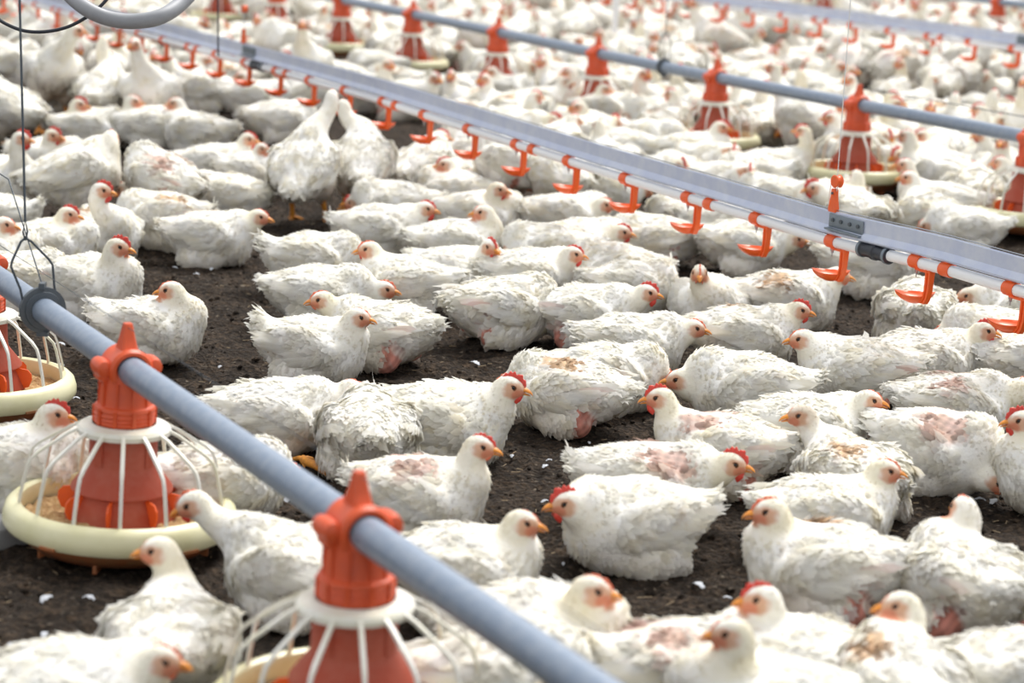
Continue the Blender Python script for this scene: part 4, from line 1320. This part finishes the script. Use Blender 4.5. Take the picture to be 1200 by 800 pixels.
# ------------------------------------------------------------------ the flock, bird by bird
# (body column, body row, heading, head column, head row, facing, options, label); headings in degrees, 0 = right, 90 = away from the camera
FLOCK = [
 # --- foreground
 (88, 812, 8, 182, 783, -5, dict(cb=.5, wt=.3), 'white hen at the bottom left edge with only back and head in frame'),
 (200, 745, 98, 187, 640, 182, dict(cb=.15, wt=.05, gr=.5), 'white hen seen from behind, head raised in front of the cream feeder rim'),
 (345, 662, 150, 226, 588, 190, dict(cb=.6, wt=.5, fp=.45, up=.03, cr=1), 'hen stretching its long neck through the bars of the lower left feeder'),
 (28, 545, 10, 62, 492, 5, dict(cb=.9, wt=.9, fk=0), 'hen with bright red comb behind the white grille at the left edge'),
 (232, 566, 20, None, 0, 0, dict(), 'hen lying behind the lower left feeder, partly hidden by its bars'),
 (494, 573, -14, 562, 522, -12, dict(cb=.7, wt=.3, bk=2, s=.98), 'hen with bare pink wing patches beside the near feeder top, facing right'),
 (525, 487, -14, 597, 449, -8, dict(cb=.9, wt=.6, s=1.08), 'large white hen with upright red comb facing right, above the patchy hen in mid picture'),
 (432, 504, 100, None, 0, 0, dict(foot=1, tl=.1, fat=1.05), 'round white hen with hidden head and one orange foot showing, lower left of centre'),
 (322, 478, 12, 411, 453, 0, dict(cb=.4, wt=.05, low=1, tl=.1), 'hen stretched flat with neck low to the right, just above the near pipe'),
 (368, 402, -14, 418, 377, -5, dict(cb=.35, wt=.05, tl=.95), 'hen with pink bare face and tail feathers pointing up, facing right'),
 (447, 384, 158, 378, 351, 186, dict(cb=.5, fk=2, gr=.7), 'ragged hen with soiled red rump at right, its head turned left behind a tail'),
 (375, 340, 4, 450, 338, -4, dict(cb=.6, wt=.1, low=1, tl=.3), 'cream white hen lying low, head to the right with short red comb'),
 (368, 303, 2, None, 0, 0, dict(tl=.8), 'white hen with spread tail at left, its head hidden by the red faced neighbour'),
 (478, 330, 172, 433, 293, 186, dict(cb=.55, wt=.5), 'hen facing left with small red wattle, upper left of the bare ground patch'),
 (447, 270, 2, 497, 248, -5, dict(cb=.7, wt=.9), 'hen with dangling red wattle facing right below the left drinker cups'),
 (462, 242, 175, 425, 235, 182, dict(cb=.8, wt=.3, low=1), 'hen with flat orange red comb facing left at the edge of the standing birds'),
 (533, 228, 165, 517, 227, 190, dict(cb=.7, wt=.8), 'hen looking left with red wattle, right behind a right facing hen'),
 (543, 213, 10, 556, 203, 0, dict(cb=.3, wt=.9, up=.03), 'hen with raised head touching an orange drinker cup'),
 (562, 251, 0, 589, 243, -10, dict(cb=.2, wt=.6, low=1), 'hen facing right with dark beak near the lone orange feet'),
 (535, 288, 8, 566, 265, 184, dict(cb=.3, wt=.1), 'hen with head turned back to the left, lying in the crowd under the drinker line'),
 (541, 314, -18, 573, 298, -55, dict(cb=.8, wt=.6), 'hen with cream neck and red comb looking toward the viewer, centre left'),
 (642, 292, 178, 609, 291, 184, dict(cb=.3, wt=.05), 'hen facing left with pale pink face in the centre crowd'),
 (622, 322, 10, 657, 313, 0, dict(cb=.7, wt=.7), 'hen with small dark red wattle facing right, behind the big reclining hen'),
 (590, 360, 22, None, 0, 0, dict(s=1.08, fk=1, tl=.1, hd=0), 'big white hen reclining above the bare litter, rump with pink spots to the left'),
 (664, 256, 0, 696, 245, -5, dict(cb=.6, wt=.2), 'hen with pink face just below the drinker cup at the picture centre'),
 (680, 287, 0, 715, 276, -5, dict(cb=.7, wt=.7), 'hen facing right below the centre drinker cup with blurred red wattle'),
 (768, 279, 168, None, 0, 0, dict(fk=1), 'hen with dark underside lying between two orange drinker cups'),
 (708, 226, 10, None, 0, 0, dict(), 'hen lying under the white pipe just left of a drinker cup'),
 (722, 312, 172, None, 0, 0, dict(tl=.2), 'white hen with hidden head beside the front facing hen'),
 (740, 333, 5, None, 0, 0, dict(s=.92), 'cream necked hen squeezed behind the red combed hen'),
 (688, 364, 0, 757, 343, -4, dict(cb=.85, wt=.8, fk=2), 'hen with serrated red comb facing right, bare red strip by its tail'),
 (832, 347, -92, 820, 315, -92, dict(cb=.5, wt=.3), 'white hen facing straight at the viewer'),
 (922, 348, 5, 982, 321, 0, dict(cb=.3, s=1.05, bk=1), 'hen whose head is hidden behind the orange cup under the black coupling'),
 (873, 390, 8, 935, 364, -5, dict(cb=.85, wt=.6, bk=1), 'hen with red serrated comb and wattle facing right, right of centre'),
 (1003, 432, 172, 941, 397, 176, dict(cb=.4, wt=.1, fk=2, s=1.05), 'hen facing left with orange beak and a dark bare patch at the tail'),
 (1073, 362, 85, None, 0, 0, dict(fat=1.05), 'round white hen seen from behind under the right drinker cup'),
 (1193, 362, 172, 1142, 351, 184, dict(cb=.1, wt=.05, hd=.5, low=1), 'hen with brownish face looking left under the white pipe at the right'),
 (1165, 392, 178, None, 0, 0, dict(), 'white hen lying behind the rightmost drinker cup'),
 (1082, 418, 8, 1152, 386, -5, dict(cb=.9, wt=.9, up=.02), 'hen with raised red comb drinking at the rightmost orange cup'),
 (1188, 417, 30, None, 0, 0, dict(gr=.8), 'hen at the right edge under the rightmost cup, body half out of frame'),
 (1118, 470, 8, 1196, 452, 60, dict(bk=2, gr=.7), 'greyish white hen with dark streaked wing at the right'),
 (876, 452, 175, 797, 443, 182, dict(cb=.3, wt=.05, s=1.08), 'big plain white hen facing left, right behind a red combed head'),
 (742, 398, 5, 812, 383, -6, dict(cb=.5, wt=.05, low=1), 'white hen with orange beak facing right below the serrated comb hen'),
 (715, 433, 2, 767, 437, -10, dict(cb=.6, low=1, fp=.35, hd=.4), 'hen dozing with drooping pinkish face, centre right of the rust stained hen'),
 (664, 458, 162, None, 0, 0, dict(fk=2, bk=1, gr=.6, tl=.0, s=1.02), 'hen with rust stained back and a red bare seam, ragged wing at right'),
 (843, 523, 172, 774, 466, 180, dict(cb=.85, wt=.8, fk=2, bk=2, gr=.7), 'hen with yellow beak and red comb facing left, bare red rump at right'),
 (948, 496, 8, 1006, 478, -3, dict(up=.02, cb=.4, wt=.8), 'hen with yellow beak and red wattle facing right, beside the brown faced head'),
 (1000, 552, 115, 940, 484, 184, dict(up=.02, cb=.1, wt=.05, hd=.7, gr=.6, bk=1), 'brown faced hen with speckled soiled back, looking left'),
 (1098, 522, -38, 1168, 562, -35, dict(cb=.7, wt=.1, fp=.7, bk=2, low=1, s=1.05, cr=1), 'hen bending down to peck the litter at the right'),
 (1240, 550, 172, 1197, 490, 184, dict(cb=.9, wt=.9), 'hen with bright red comb cut by the right edge'),
 (970, 598, 10, 1031, 562, -4, dict(cb=.5, wt=.2), 'cream necked hen facing right, sitting behind two others at the lower right'),
 (962, 660, 170, 905, 612, 184, dict(cb=.6, wt=.1, bk=1, fk=2, foot=1, s=1.05), 'hen facing left with orange stained shoulder and bare red tail side'),
 (1130, 680, 112, 1130, 596, 108, dict(cb=.5, fk=2, gr=.5, s=1.05, up=.02), 'hen with its back to the viewer and raised white head at the lower right'),
 (936, 775, 165, 893, 698, 182, dict(cb=.8, wt=.5, up=.04), 'blurred hen with upright neck and red comb at the bottom, facing left'),
 (888, 822, 185, 857, 742, 182, dict(cb=.4, wt=.3, up=.04), 'blurred hen with orange beak facing left at the bottom edge'),
 (790, 780, 15, None, 0, 0, dict(gr=1.0, bk=2, tl=.9), 'hen with brown soiled back and tail tuft at the bottom centre right'),
 (1050, 800, 95, 1055, 714, 180, dict(cb=.2, wt=.05, up=.03, bk=1), 'white hen from behind at the bottom right, head turned left'),
 (1200, 790, 10, None, 0, 0, dict(), 'white hen in the bottom right corner'),
 (632, 748, -10, 692, 712, -8, dict(cb=.5, wt=.3, s=1.05), 'blurred hen with orange comb facing right at the bottom centre'),
 (545, 662, 5, 607, 626, -5, dict(cb=.3, wt=.05, s=.98), 'hen with yellow beak and tan wing spot facing right above the near pipe'),
 (545, 800, 10, None, 0, 0, dict(), 'cream white hen under the near pipe at the bottom'),
 (742, 615, 198, 668, 592, 190, dict(cb=.95, wt=.7, s=1.06), 'white hen with bright red comb facing left, sitting alone on dark litter'),
 (762, 560, -6, 856, 541, -10, dict(cb=.95, wt=.7, bk=2, s=1.05), 'hen with tan stained back facing right, right behind the lone hen'),
 # --- left middle
 (178, 392, -5, 201, 342, 178, dict(cb=.4, wt=.2, tl=.6), 'hen sitting alone with head turned back to the left, above the near feeder'),
 (108, 328, -22, 138, 286, -8, dict(cb=.9, wt=.3, fk=2, s=1.05), 'hen with raw red flank and red comb facing right, left of the lone hen'),
 (248, 282, -3, 303, 251, -6, dict(cb=.45, wt=.05, bk=1), 'hen with orange beak facing right, lying alone at the left of the bare ground'),
 (190, 258, 178, None, 0, 0, dict(bk=1, fk=1), 'hen with tan patches lying behind the orange beaked hen'),
 (22, 322, 25, None, 0, 0, dict(), 'large white hen behind the wire loop at the left edge'),
 (60, 288, 5, 80, 251, -6, dict(cb=.8, wt=.1), 'hen with orange comb facing right, second from the left edge in the near group'),
 (122, 272, -62, 119, 222, -5, dict(cb=.9, wt=.8, bk=1), 'tall necked hen with red comb and wattle facing right, breast to the viewer'),
 (-10, 292, 5, 8, 270, 0, dict(cb=.3, wt=.1), 'hen peeking in at the left edge behind the slanting wire'),
 (-4, 252, 175, None, 0, 0, dict(tl=.9, s=.9), 'white tail of a hen at the left edge above the peeking head'),
 (10, 210, -50, 25, 160, -10, dict(cb=.9, wt=.9, up=.02), 'hen with large red wattle at the left edge beside the suspension wire'),
 (58, 190, -20, 62, 160, -20, dict(cb=.9, wt=.9, up=.02), 'hen with red comb just right of the suspension wire'),
 (88, 212, 22, 130, 163, 80, dict(s=1.12, gr=.5, st=.05), 'big white hen from behind with raised neck, left of centre left crowd'),
 (190, 212, 150, None, 0, 0, dict(st=.07, fk=2, bk=2, gr=.8), 'standing hen with raw red patches and dark underside at the left'),
 (265, 232, 175, None, 0, 0, dict(tl=.5), 'hen lying with shaded belly behind the lone ground patch, tail right'),
 (255, 196, 5, 291, 161, -15, dict(cb=.7, wt=.8), 'cream hen with red comb at the left of the tall standing hen'),
 (292, 200, 0, 307, 177, -25, dict(cb=.4, s=.9), 'small headed hen with orange beak beside the standing white hen'),
 (357, 197, 78, 389, 112, 85, dict(st=.095, gr=.4, s=1.02, bp=.65), 'tall standing hen seen from behind, drinking at the white pipe'),
 (424, 192, 92, 402, 126, 120, dict(st=.09, fk=1, gr=.5, bp=.5), 'standing hen right behind the tall drinking hen'),
 (228, 156, 165, 207, 129, 184, dict(cb=.4, wt=.1), 'hen with orange beak facing left in the left crowd'),
 (178, 152, 20, 135, 148, 10, dict(cb=.5), 'hen lying low in the left crowd near a red faced head'),
 (105, 150, 10, 92, 136, 0, dict(cb=.9, wt=.3), 'hen with upright red comb in the shade at the left'),
 (62, 95, -60, 88, 38, 20, dict(st=.12, gr=.8, s=1.1), 'large standing hen with soiled dark belly at the upper left'),
 (120, 110, 80, 122, 50, 70, dict(st=.09), 'standing hen beside the large soiled one at the upper left'),
 (176, 112, -92, 157, 50, -110, dict(st=.10, gr=.6, s=1.05), 'standing cream hen with broad breast toward the viewer at upper left'),
 (238, 108, 170, 195, 60, 100, dict(s=1.1), 'broad backed hen below the left drinker cups'),
 (300, 118, 5, 266, 128, 190, dict(), 'hen lying under the second cup right of the hanging cord'),
 (10, 128, 150, None, 0, 0, dict(st=.06, gr=.9), 'dark bellied hen at the left edge below the black cable'),
 (12, 75, 20, None, 0, 0, dict(st=.07, gr=.6), 'cream hen at the left edge just under the black cable'),
 (75, 128, 100, 70, 100, 175, dict(cb=.5, st=.0), 'orange faced hen in front of the large soiled standing hen'),
 (330, 142, 20, None, 0, 0, dict(), 'hen lying in the shade left of the tall drinking hen'),
 (490, 196, 60, 516, 160, 0, dict(cb=.7, wt=.7, st=.03), 'hen reaching up under the white pipe right of two standing birds'),
 (470, 205, -70, None, 0, 0, dict(fk=1, gr=.5), 'hen with shaded breast under the fourth cup left of centre'),
 (600, 190, 150, None, 0, 0, dict(st=.10, fk=2, gr=.5), 'standing hen with bare red flank behind the centre drinker cups'),
 (556, 184, 160, None, 0, 0, dict(st=.04), 'hen behind the drinker cups left of the bare flanked standing bird'),
 (655, 200, 120, None, 0, 0, dict(st=.09, gr=.6), 'standing hen half hidden behind the white pipe at the centre'),
 (797, 251, 100, None, 0, 0, dict(gr=.5, s=.9), 'small hen with stained vent toward the viewer, under the pipe between two cups'),
 (850, 262, 2, None, 0, 0, dict(), 'cream hen lying right behind the cup left of the pulley'),
 (872, 290, 5, 932, 282, -10, dict(cb=.4, hd=.4), 'hen with spread tail left and brown face, behind the front facing hen'),
 (1022, 306, 5, None, 0, 0, dict(s=1.1, gr=.5), 'broad cream hen lying behind the black pipe coupling'),
 # --- between the drinker line and the middle feed pipe
 (812, 182, 0, 841, 161, -8, dict(cb=.8, wt=.3), 'clean white hen facing right just left of a cream feeder pan'),
 (885, 208, 165, None, 0, 0, dict(tl=1.0), 'hen with raised white tail right of the cream feeder pan'),
 (905, 228, 150, None, 0, 0, dict(tl=1.0, s=.9), 'hen with pointed tail just above the drinker rail, left of the pulley'),
 (733, 178, 175, None, 0, 0, dict(), 'white hen with pointed tail lying above the drinker rail'),
 (640, 122, 0, 662, 97, -10, dict(cb=.4, wt=.1, hd=.4), 'hen with brown face right of centre between rail and middle pipe'),
 (700, 128, 0, 707, 118, -8, dict(cb=.4, wt=.1), 'hen facing right just below a middle feeder cone'),
 (770, 140, 185, None, 0, 0, dict(s=1.05), 'round backed hen right of the middle feeder cone'),
 (684, 152, 180, 668, 144, 190, dict(cb=.5, wt=.3), 'hen looking toward the viewer just above the rail, left of the round back'),
 (590, 105, 5, 545, 115, 200, dict(), 'hen with brown eye patch behind the drinker rail'),
 (535, 105, 10, None, 0, 0, dict(), 'cream hen lying right of the thin rimmed feeder'),
 (440, 78, 178, None, 0, 0, dict(), 'white hen left of the thin rimmed feeder'),
 (1008, 255, 105, 1004, 208, 100, dict(gr=.2), 'hen reaching its neck into the cream pan behind the orange pulley'),
 (1090, 252, 120, 1066, 205, 170, dict(fk=2, gr=.4), 'hen with bare red flank right of the pan behind the pulley'),
 (1130, 268, 170, None, 0, 0, dict(s=.9), 'small white hen just above the rail beside the bare flanked one'),
 (1075, 193, 5, 1078, 188, 190, dict(cb=.7, wt=.6), 'red faced hen right of the pan behind the pulley'),
]


class Far: pass


BASES = []          # (x, y, heading, scale, entry)
for e in FLOCK:
    o_ = e[6]
    st = o_.get('st', 0.0)
    dy = -2 if 'alone' in e[7] else (9 if e[1] > 290 else 4)      # body centres sit a little below the row of the back
    p = on_plane(e[0], e[1] + dy, 0.065 + st)
    BASES.append([p[0], p[1]])
BASES = np.array(BASES)


def size_of(e, y):
    return e[6].get('s', 1.0) * float(np.interp(y, [3.5, 4.5, 8.0], [0.90, 0.93, 1.06]))


SCL = np.array([size_of(e, b[1]) for e, b in zip(FLOCK, BASES)])
HDG = np.array([math.radians(e[2]) for e in FLOCK])
# nudge birds apart where their bodies would run into one another (bodies are longer than wide)
B0 = BASES.copy()


def sep_need(i, j, d):
    u = d / (np.linalg.norm(d) + 1e-9)
    def ext(k):
        c = abs(u[0] * math.cos(HDG[k]) + u[1] * math.sin(HDG[k]))
        a, b = 0.100 * SCL[k], 0.078 * SCL[k]
        return a * b / math.sqrt((b * c) ** 2 + (a * a) * (1 - c * c))
    return ext(i) + ext(j)


for it in range(60):
    for i in range(len(BASES)):
        for j in range(i + 1, len(BASES)):
            d = BASES[j] - BASES[i]; L = np.linalg.norm(d)
            if L > 0.26: continue
            need = sep_need(i, j, d)
            if L < need:
                u = d / (L + 1e-9); mv = (need - L) * 0.5
                # depth shifts hardly show in the picture, so part mostly along the view
                BASES[i] -= u * mv * np.array([.45, 1.0]); BASES[j] += u * mv * np.array([.45, 1.0])
    for (fx, fy) in FEEDERS:
        d = BASES - np.array([fx, fy]); L = np.linalg.norm(d, axis=1)
        for k in np.where(L < 0.240)[0]:
            BASES[k] += d[k] / L[k] * (0.240 - L[k])

BASES = B0 + 0.55 * (BASES - B0)
for k_, e_ in enumerate(FLOCK):
    q_ = project((BASES[k_][0], BASES[k_][1], .07)); 
    if abs(q_[0]-e_[0])+abs(q_[1]-e_[1])>28: print('MOVED', k_, e_[:2], [int(v) for v in q_[:2]], e_[7][:50])
chicken_group = 'white hens of the flock'
for k, e in enumerate(FLOCK):
    bx, by, hd, hx, hy, fc, o_, label = e
    st = o_.get('st', 0.0); s = float(SCL[k]); th = math.radians(hd)
    base = np.array([BASES[k][0], BASES[k][1], 0.0])
    Rz = rotz(-th)
    fwd_nb = np.array([0.07, 0, 0.105 + st])
    low = o_.get('low', 0)
    if hx is None:
        head = np.array([0.125 if not st else .13, 0.01, 0.085 if not st else st * .6 + .06]); fyaw = 0.25; fp = 0.5
    else:
        # the point on the sight line through the head that suits the neck best
        dirr = ray(hx, hy); dirr = dirr / np.linalg.norm(dirr)
        o_l = Rz @ (CAM - base) / s; d_l = Rz @ dirr
        pref = fwd_nb + np.array([0.042, 0, 0.085 + o_.get('up', 0)])
        if low: pref = fwd_nb + np.array([0.068, 0, 0.048])
        if st: pref = fwd_nb + np.array([0.05, 0, 0.14])
        if o_.get('cr'): pref = fwd_nb + np.array([0.12, 0, -.02])
        t = (pref - o_l).dot(d_l)
        head = o_l + d_l * t
        v = head - fwd_nb; L = np.linalg.norm(v)
        mx = 0.13 if not (st or o_.get('cr')) else 0.21
        if L > mx: head = fwd_nb + v * mx / L
        if L < 0.060: head = fwd_nb + v / L * 0.060 + np.array([0, 0, .01])
        head[2] = max(head[2], 0.035)
        # stay clear of the bird's own back
        if head[0] < 0.055 and not st: head[2] = max(head[2], 0.165)
        fyaw = math.radians(fc - hd); fp = o_.get('fp', 0.12)
    nfe = 2000 if by > 300 else (1300 if by > 180 else 700)
    vx = 0.0042 if by > 300 else (0.005 if by > 180 else 0.006)
    h = Hen(head, fyaw, fp, stand=st, body_pitch=o_.get('bp'), voxel=vx, seed=100 + k, flank=o_.get('fk', 0), back=o_.get('bk', 0), comb=o_.get('cb', .45), wattle=o_.get('wt', .2),
            nfeather=nfe, foot=o_.get('foot', 0), grime=o_.get('gr', .35), fat=o_.get('fat', 1.0), tailup=o_.get('tl', .35), headdirt=o_.get('hd', 0), feather_scale=1.0 if by > 180 else 1.25)
    b = hen_objects(h, 'chicken')
    b.location = (base[0], base[1], float(ground_z(base[0], base[1])) + 0.000)
    b.rotation_euler = (0, 0, th); b.scale = (s, s, s)
    seedc = random.random() * 10
    for ob in [b] + list(b.children): ob.color = (seedc, seedc * .37, seedc * .71, 1)
    tag(b, label, 'chicken', chicken_group)

# ---- the rest of the flock further back: a dozen different birds, copied
PROTO = []; LOW = {}
specs = [
 ('s', (.115, 0, .195), 0.0, .1, 0, 0), ('s', (.105, .01, .20), 1.3, .1, 0, 1), ('s', (.11, -.01, .19), -1.2, .1, 1, 0), ('s', (.135, 0, .13), .2, .3, 0, 0),
 ('s', (.13, .02, .10), .4, .6, 1, 1), ('s', (.10, 0, .21), 2.6, .0, 0, 0), ('s', (.12, 0, .17), -.4, .2, 2, 0), ('s', (.13, -.01, .14), -.9, .2, 0, 1),
 ('t', (.15, 0, .34), .2, -.1, 0, 0), ('t', (.14, 0, .31), -.8, .1, 2, 0), ('t', (.20, 0, .12), 0, .9, 0, 1), ('t', (.13, 0, .33), 1.2, 0, 1, 0), ('t', (.21, .02, .2), .1, .4, 0, 0)]
for i, (kd, hp_, fy, fp, fk, bk) in enumerate(specs):
    st = 0.0 if kd == 's' else 0.10
    h = Hen(hp_, fy, fp, stand=st, voxel=0.008, seed=700 + i, flank=fk, back=bk, comb=[.3, .7, .5, .9][i % 4], wattle=[.2, .6, .3][i % 3], nfeather=380, grime=[.3, .9, .6, .4][i % 4], feather_scale=1.5, tailup=[.3, .7, .1][i % 3])
    PROTO.append((kd, hen_single(h)))
    h2 = Hen(hp_, fy, fp, stand=st, voxel=0.016, seed=700 + i, flank=fk, back=bk, comb=.5, wattle=.3, nfeather=110, grime=[.3, .9, .6, .4][i % 4], feather_scale=2.4)
    LOW[PROTO[-1][1].name] = hen_single(h2)
SIT = [m for k_, m in PROTO if k_ == 's']; STD = [m for k_, m in PROTO if k_ == 't']

bx_ = [-60, 0, 150, 300, 400, 480, 560, 640, 700, 850, 1000, 1100, 1260]
by_ = [95, 100, 95, 108, 118, 120, 150, 175, 195, 225, 250, 275, 310]
occ = [tuple(b) + (0.185,) for b in BASES] + [(f[0], f[1], 0.27) for f in FEEDERS] + [(FEEDERS[k][0] * (1 - d / FEEDERS[k][1]) + dx, FEEDERS[k][1] - d, 0.27) for k, dx in ((3, .1), (4, 0), (5, .06), (8, 0), (11, 0), (9, 0), (6, 0), (7, 0)) for d in (0.30, 0.60)]
rng = np.random.default_rng(21)
cand = []
Yc = rng.uniform(5.0, 18.5, 60000); Xc = rng.uniform(-1, 1, 60000) * (0.25 * Yc + .15)
acc = []
cell = {}
def near_ok(x, y, r):
    cx, cy = int(x // .3), int(y // .3)
    for a in (-1, 0, 1):
        for b in (-1, 0, 1):
            for (px, py, pr) in cell.get((cx + a, cy + b), ()):
                if (px - x) ** 2 + (py - y) ** 2 < max(r, pr) ** 2: return False
    return True
def put_cell(x, y, r): cell.setdefault((int(x // .3), int(y // .3)), []).append((x, y, r))
for a in occ: put_cell(*a)
for x, y in zip(Xc, Yc):
    px, py, Z = project((x, y, 0.07))
    if py > np.interp(px, bx_, by_) or py < -38 or px < -50 or px > 1250: continue
    r = 0.215 if y < 9.5 else 0.265
    if near_ok(x, y, r):
        put_cell(x, y, r); acc.append((x, y, px, py, Z))
acc.sort(key=lambda a: a[4])
print('FARCOUNT', len(acc))
N_IND = 300 - len(FLOCK)
ZONES = {}


def zone_label(px, py, x, y):
    """which part of the crowd: told by the lines that bound it"""
    yc = np.interp(px, [300, 1200], [-21, 160]); ye = YV + 0.1435 * (px - XV)
    if px < 300 and py > YV + .284 * (px - XV): return 'before the drinker rail, left of the hanging cord'
    if py > YV + .284 * (px - XV): return 'just before the drinker rail'
    if py > yc - 6: return 'between the drinker rail and the middle feed pipe'
    if py > ye: return 'beyond the middle feed pipe, before the far drinker rail'
    return 'beyond the far drinker rail'


merged = []
lab_n = {}
for i, (x, y, px, py, Z) in enumerate(acc):
    left = px < 420
    stand = rng.random() < (0.45 if left else 0.16)
    if py < YV + .284 * (px - XV) and py > np.interp(px, [300, 1200], [-21, 160]) - 10: stand = stand and rng.random() < .2
    me = STD[rng.integers(len(STD))] if stand else SIT[rng.integers(len(SIT))]
    hd = rng.uniform(0, 6.283)
    s = rng.uniform(.98, 1.12) * float(np.interp(y, [5, 8], [.93, 1.03]))
    if i < N_IND:
        o = bpy.data.objects.new('chicken', me); COL.objects.link(o)
        o.location = (x, y, float(ground_z(x, y))); o.rotation_euler = (0, 0, hd); o.scale = (s, s, s)
        sd_ = rng.random() * 10; o.color = (sd_, sd_ * .4, sd_ * .7, 1)
        z = zone_label(px, py, x, y)
        side = 'left' if px < 400 else ('middle' if px < 800 else 'right')
        key = ('standing' if stand else 'sitting', z, side)
        tag(o, 'blurred white hen %s %s, %s third' % (key[0], z, side), 'chicken', '%s hens %s, %s third' % key)
    else:
        merged.append((LOW[me.name], x, y, hd, s))
if merged:
    VV, LL, SS, MM, CC, n = [], [], [], [], [], 0
    cache = {}
    for me, x, y, hd, s in merged:
        if me.name not in cache:
            v = np.empty(len(me.vertices) * 3, np.float32); me.vertices.foreach_get('co', v)
            l = np.empty(len(me.loops), np.int32); me.loops.foreach_get('vertex_index', l)
            t = np.empty(len(me.polygons), np.int32); me.polygons.foreach_get('loop_total', t)
            mi = np.empty(len(me.polygons), np.int32); me.polygons.foreach_get('material_index', mi)
            c = np.empty(len(me.vertices) * 4, np.float32); me.color_attributes['Col'].data.foreach_get('color', c)
            cache[me.name] = (v.reshape(-1, 3), l, t, mi, c)
        v, l, t, mi, c = cache[me.name]
        w = (v * s) @ rotz(hd).T + np.array([x, y, float(ground_z(x, y))])
        VV.append(w); LL.append(l + n); SS.append(t); MM.append(mi); CC.append(c); n += len(v)
    V = np.concatenate(VV).astype(np.float32); L = np.concatenate(LL).astype(np.int32); T = np.concatenate(SS)
    me = bpy.data.meshes.new('distant_flock')
    me.vertices.add(len(V)); me.vertices.foreach_set('co', V.ravel())
    me.loops.add(len(L)); me.loops.foreach_set('vertex_index', L)
    me.polygons.add(len(T)); me.polygons.foreach_set('loop_start', np.concatenate([[0], np.cumsum(T)[:-1]]).astype(np.int32))
    me.polygons.foreach_set('use_smooth', np.ones(len(T), bool))
    for m in (MAT['body'], MAT['feather'], MAT['beak'], MAT['comb'], MAT['eye'], MAT['leg']): me.materials.append(m)
    me.polygons.foreach_set('material_index', np.concatenate(MM))
    me.update(calc_edges=True)
    a = me.color_attributes.new('Col', 'BYTE_COLOR', 'POINT'); a.data.foreach_set('color', np.concatenate(CC))
    o = bpy.data.objects.new('distant_flock', me); COL.objects.link(o)
    tag(o, 'dense blurred mass of white hens furthest back along the top edge', 'flock', kind='stuff')

# ------------------------------------------------------------------ moulted feathers on the litter
rng = np.random.default_rng(9)
spots = [(556, 426, 1.5), (653, 513, 1.3), (600, 536, .8), (639, 551, .9), (643, 545, .6), (700, 577, .5), (638, 591, .8), (232, 305, .8), (248, 318, 1.0), (230, 326, .8), (205, 317, .7), (258, 429, .8),
         (70, 404, 1.2), (72, 431, .7), (87, 459, .8), (88, 472, .9), (105, 489, .9), (84, 449, .6), (320, 582, 1.0), (338, 585, 1.4), (55, 707, 1.4), (104, 708, 1.0), (52, 752, 1.0), (12, 763, .8),
         (133, 576, .8), (818, 690, 1.3), (853, 700, .7), (738, 655, .5), (1165, 590, 1.4), (1148, 588, 1.0), (660, 660, .5), (480, 385, .5), (500, 393, .7), (590, 470, .5), (716, 640, .6), (1010, 575, .5), (322, 300, .5), (690, 520, .6), (1092, 745, .6), (560, 452, .5)]
for i, (px, py, sz) in enumerate(spots):
    p = on_plane(px, py, 0.0)
    L = 0.013 * sz; a = rng.uniform(0, 6.28)
    n = 9; V = []; 
    for k in range(n):
        s = k / (n - 1); w = 0.36 * L * math.sin(math.pi * (0.08 + .86 * s)) ** .7 * (1 + .25 * math.sin(k * 2.3 + i))
        z = 0.004 * sz * math.sin(math.pi * s) + .002
        for u in (-1, 0, 1): V.append([(s - .5) * 2 * L * .8 + .12 * w * u * u, u * w, z + (0.0012 if u == 0 else 0) + 0.0015 * rng.random() + .0006])
    V = np.array(V); B = V.copy(); B[:, 2] -= 0.0005
    k = np.arange(n - 1)[:, None] * 3 + np.arange(2)[None]
    f = np.stack([k, k + 1, k + 4, k + 3], -1).reshape(-1, 4)
    mb = MB(); mb.add(V, f); mb.add(B, f[:, ::-1])
    o = build(mb, 'moulted_feather', MAT['quill'], None, (p[0], p[1], float(ground_z(p[0], p[1])) + .003)); o.rotation_euler = (0, 0, a)
    where = 'the open litter left of centre' if px < 420 and py < 560 and px > 150 else ('the litter under the left feeders' if px <= 150 else ('the open litter around the lone hen' if 420 <= px < 900 else ('the litter below the near pipe' if px < 420 else 'the litter at the lower right')))
    tag(o, 'small moulted white feather lying on ' + where, 'feather', 'moulted feathers on ' + where)

print('near', sum(len(m.vertices) for m in bpy.data.meshes if m.name.startswith(('body','plumage','wing','tail'))), 'dist', len(bpy.data.meshes['distant_flock'].vertices))
print('TOTALV', sum(len(m.vertices) for m in bpy.data.meshes), 'merged', len(merged), 'far', len(acc), 'objs', len(bpy.data.objects))

pb = on_plane(-34, 640, 0.0)
mb = MB(); mb.box((pb[0], pb[1], 0.016), (0.20, 0.09, 0.036), rot=rotz(math.radians(35)), bev=0.004)
tag(build(mb, 'board', MAT['board']), 'grey board lying on the litter at the left edge beside the lower left feeder', 'board')
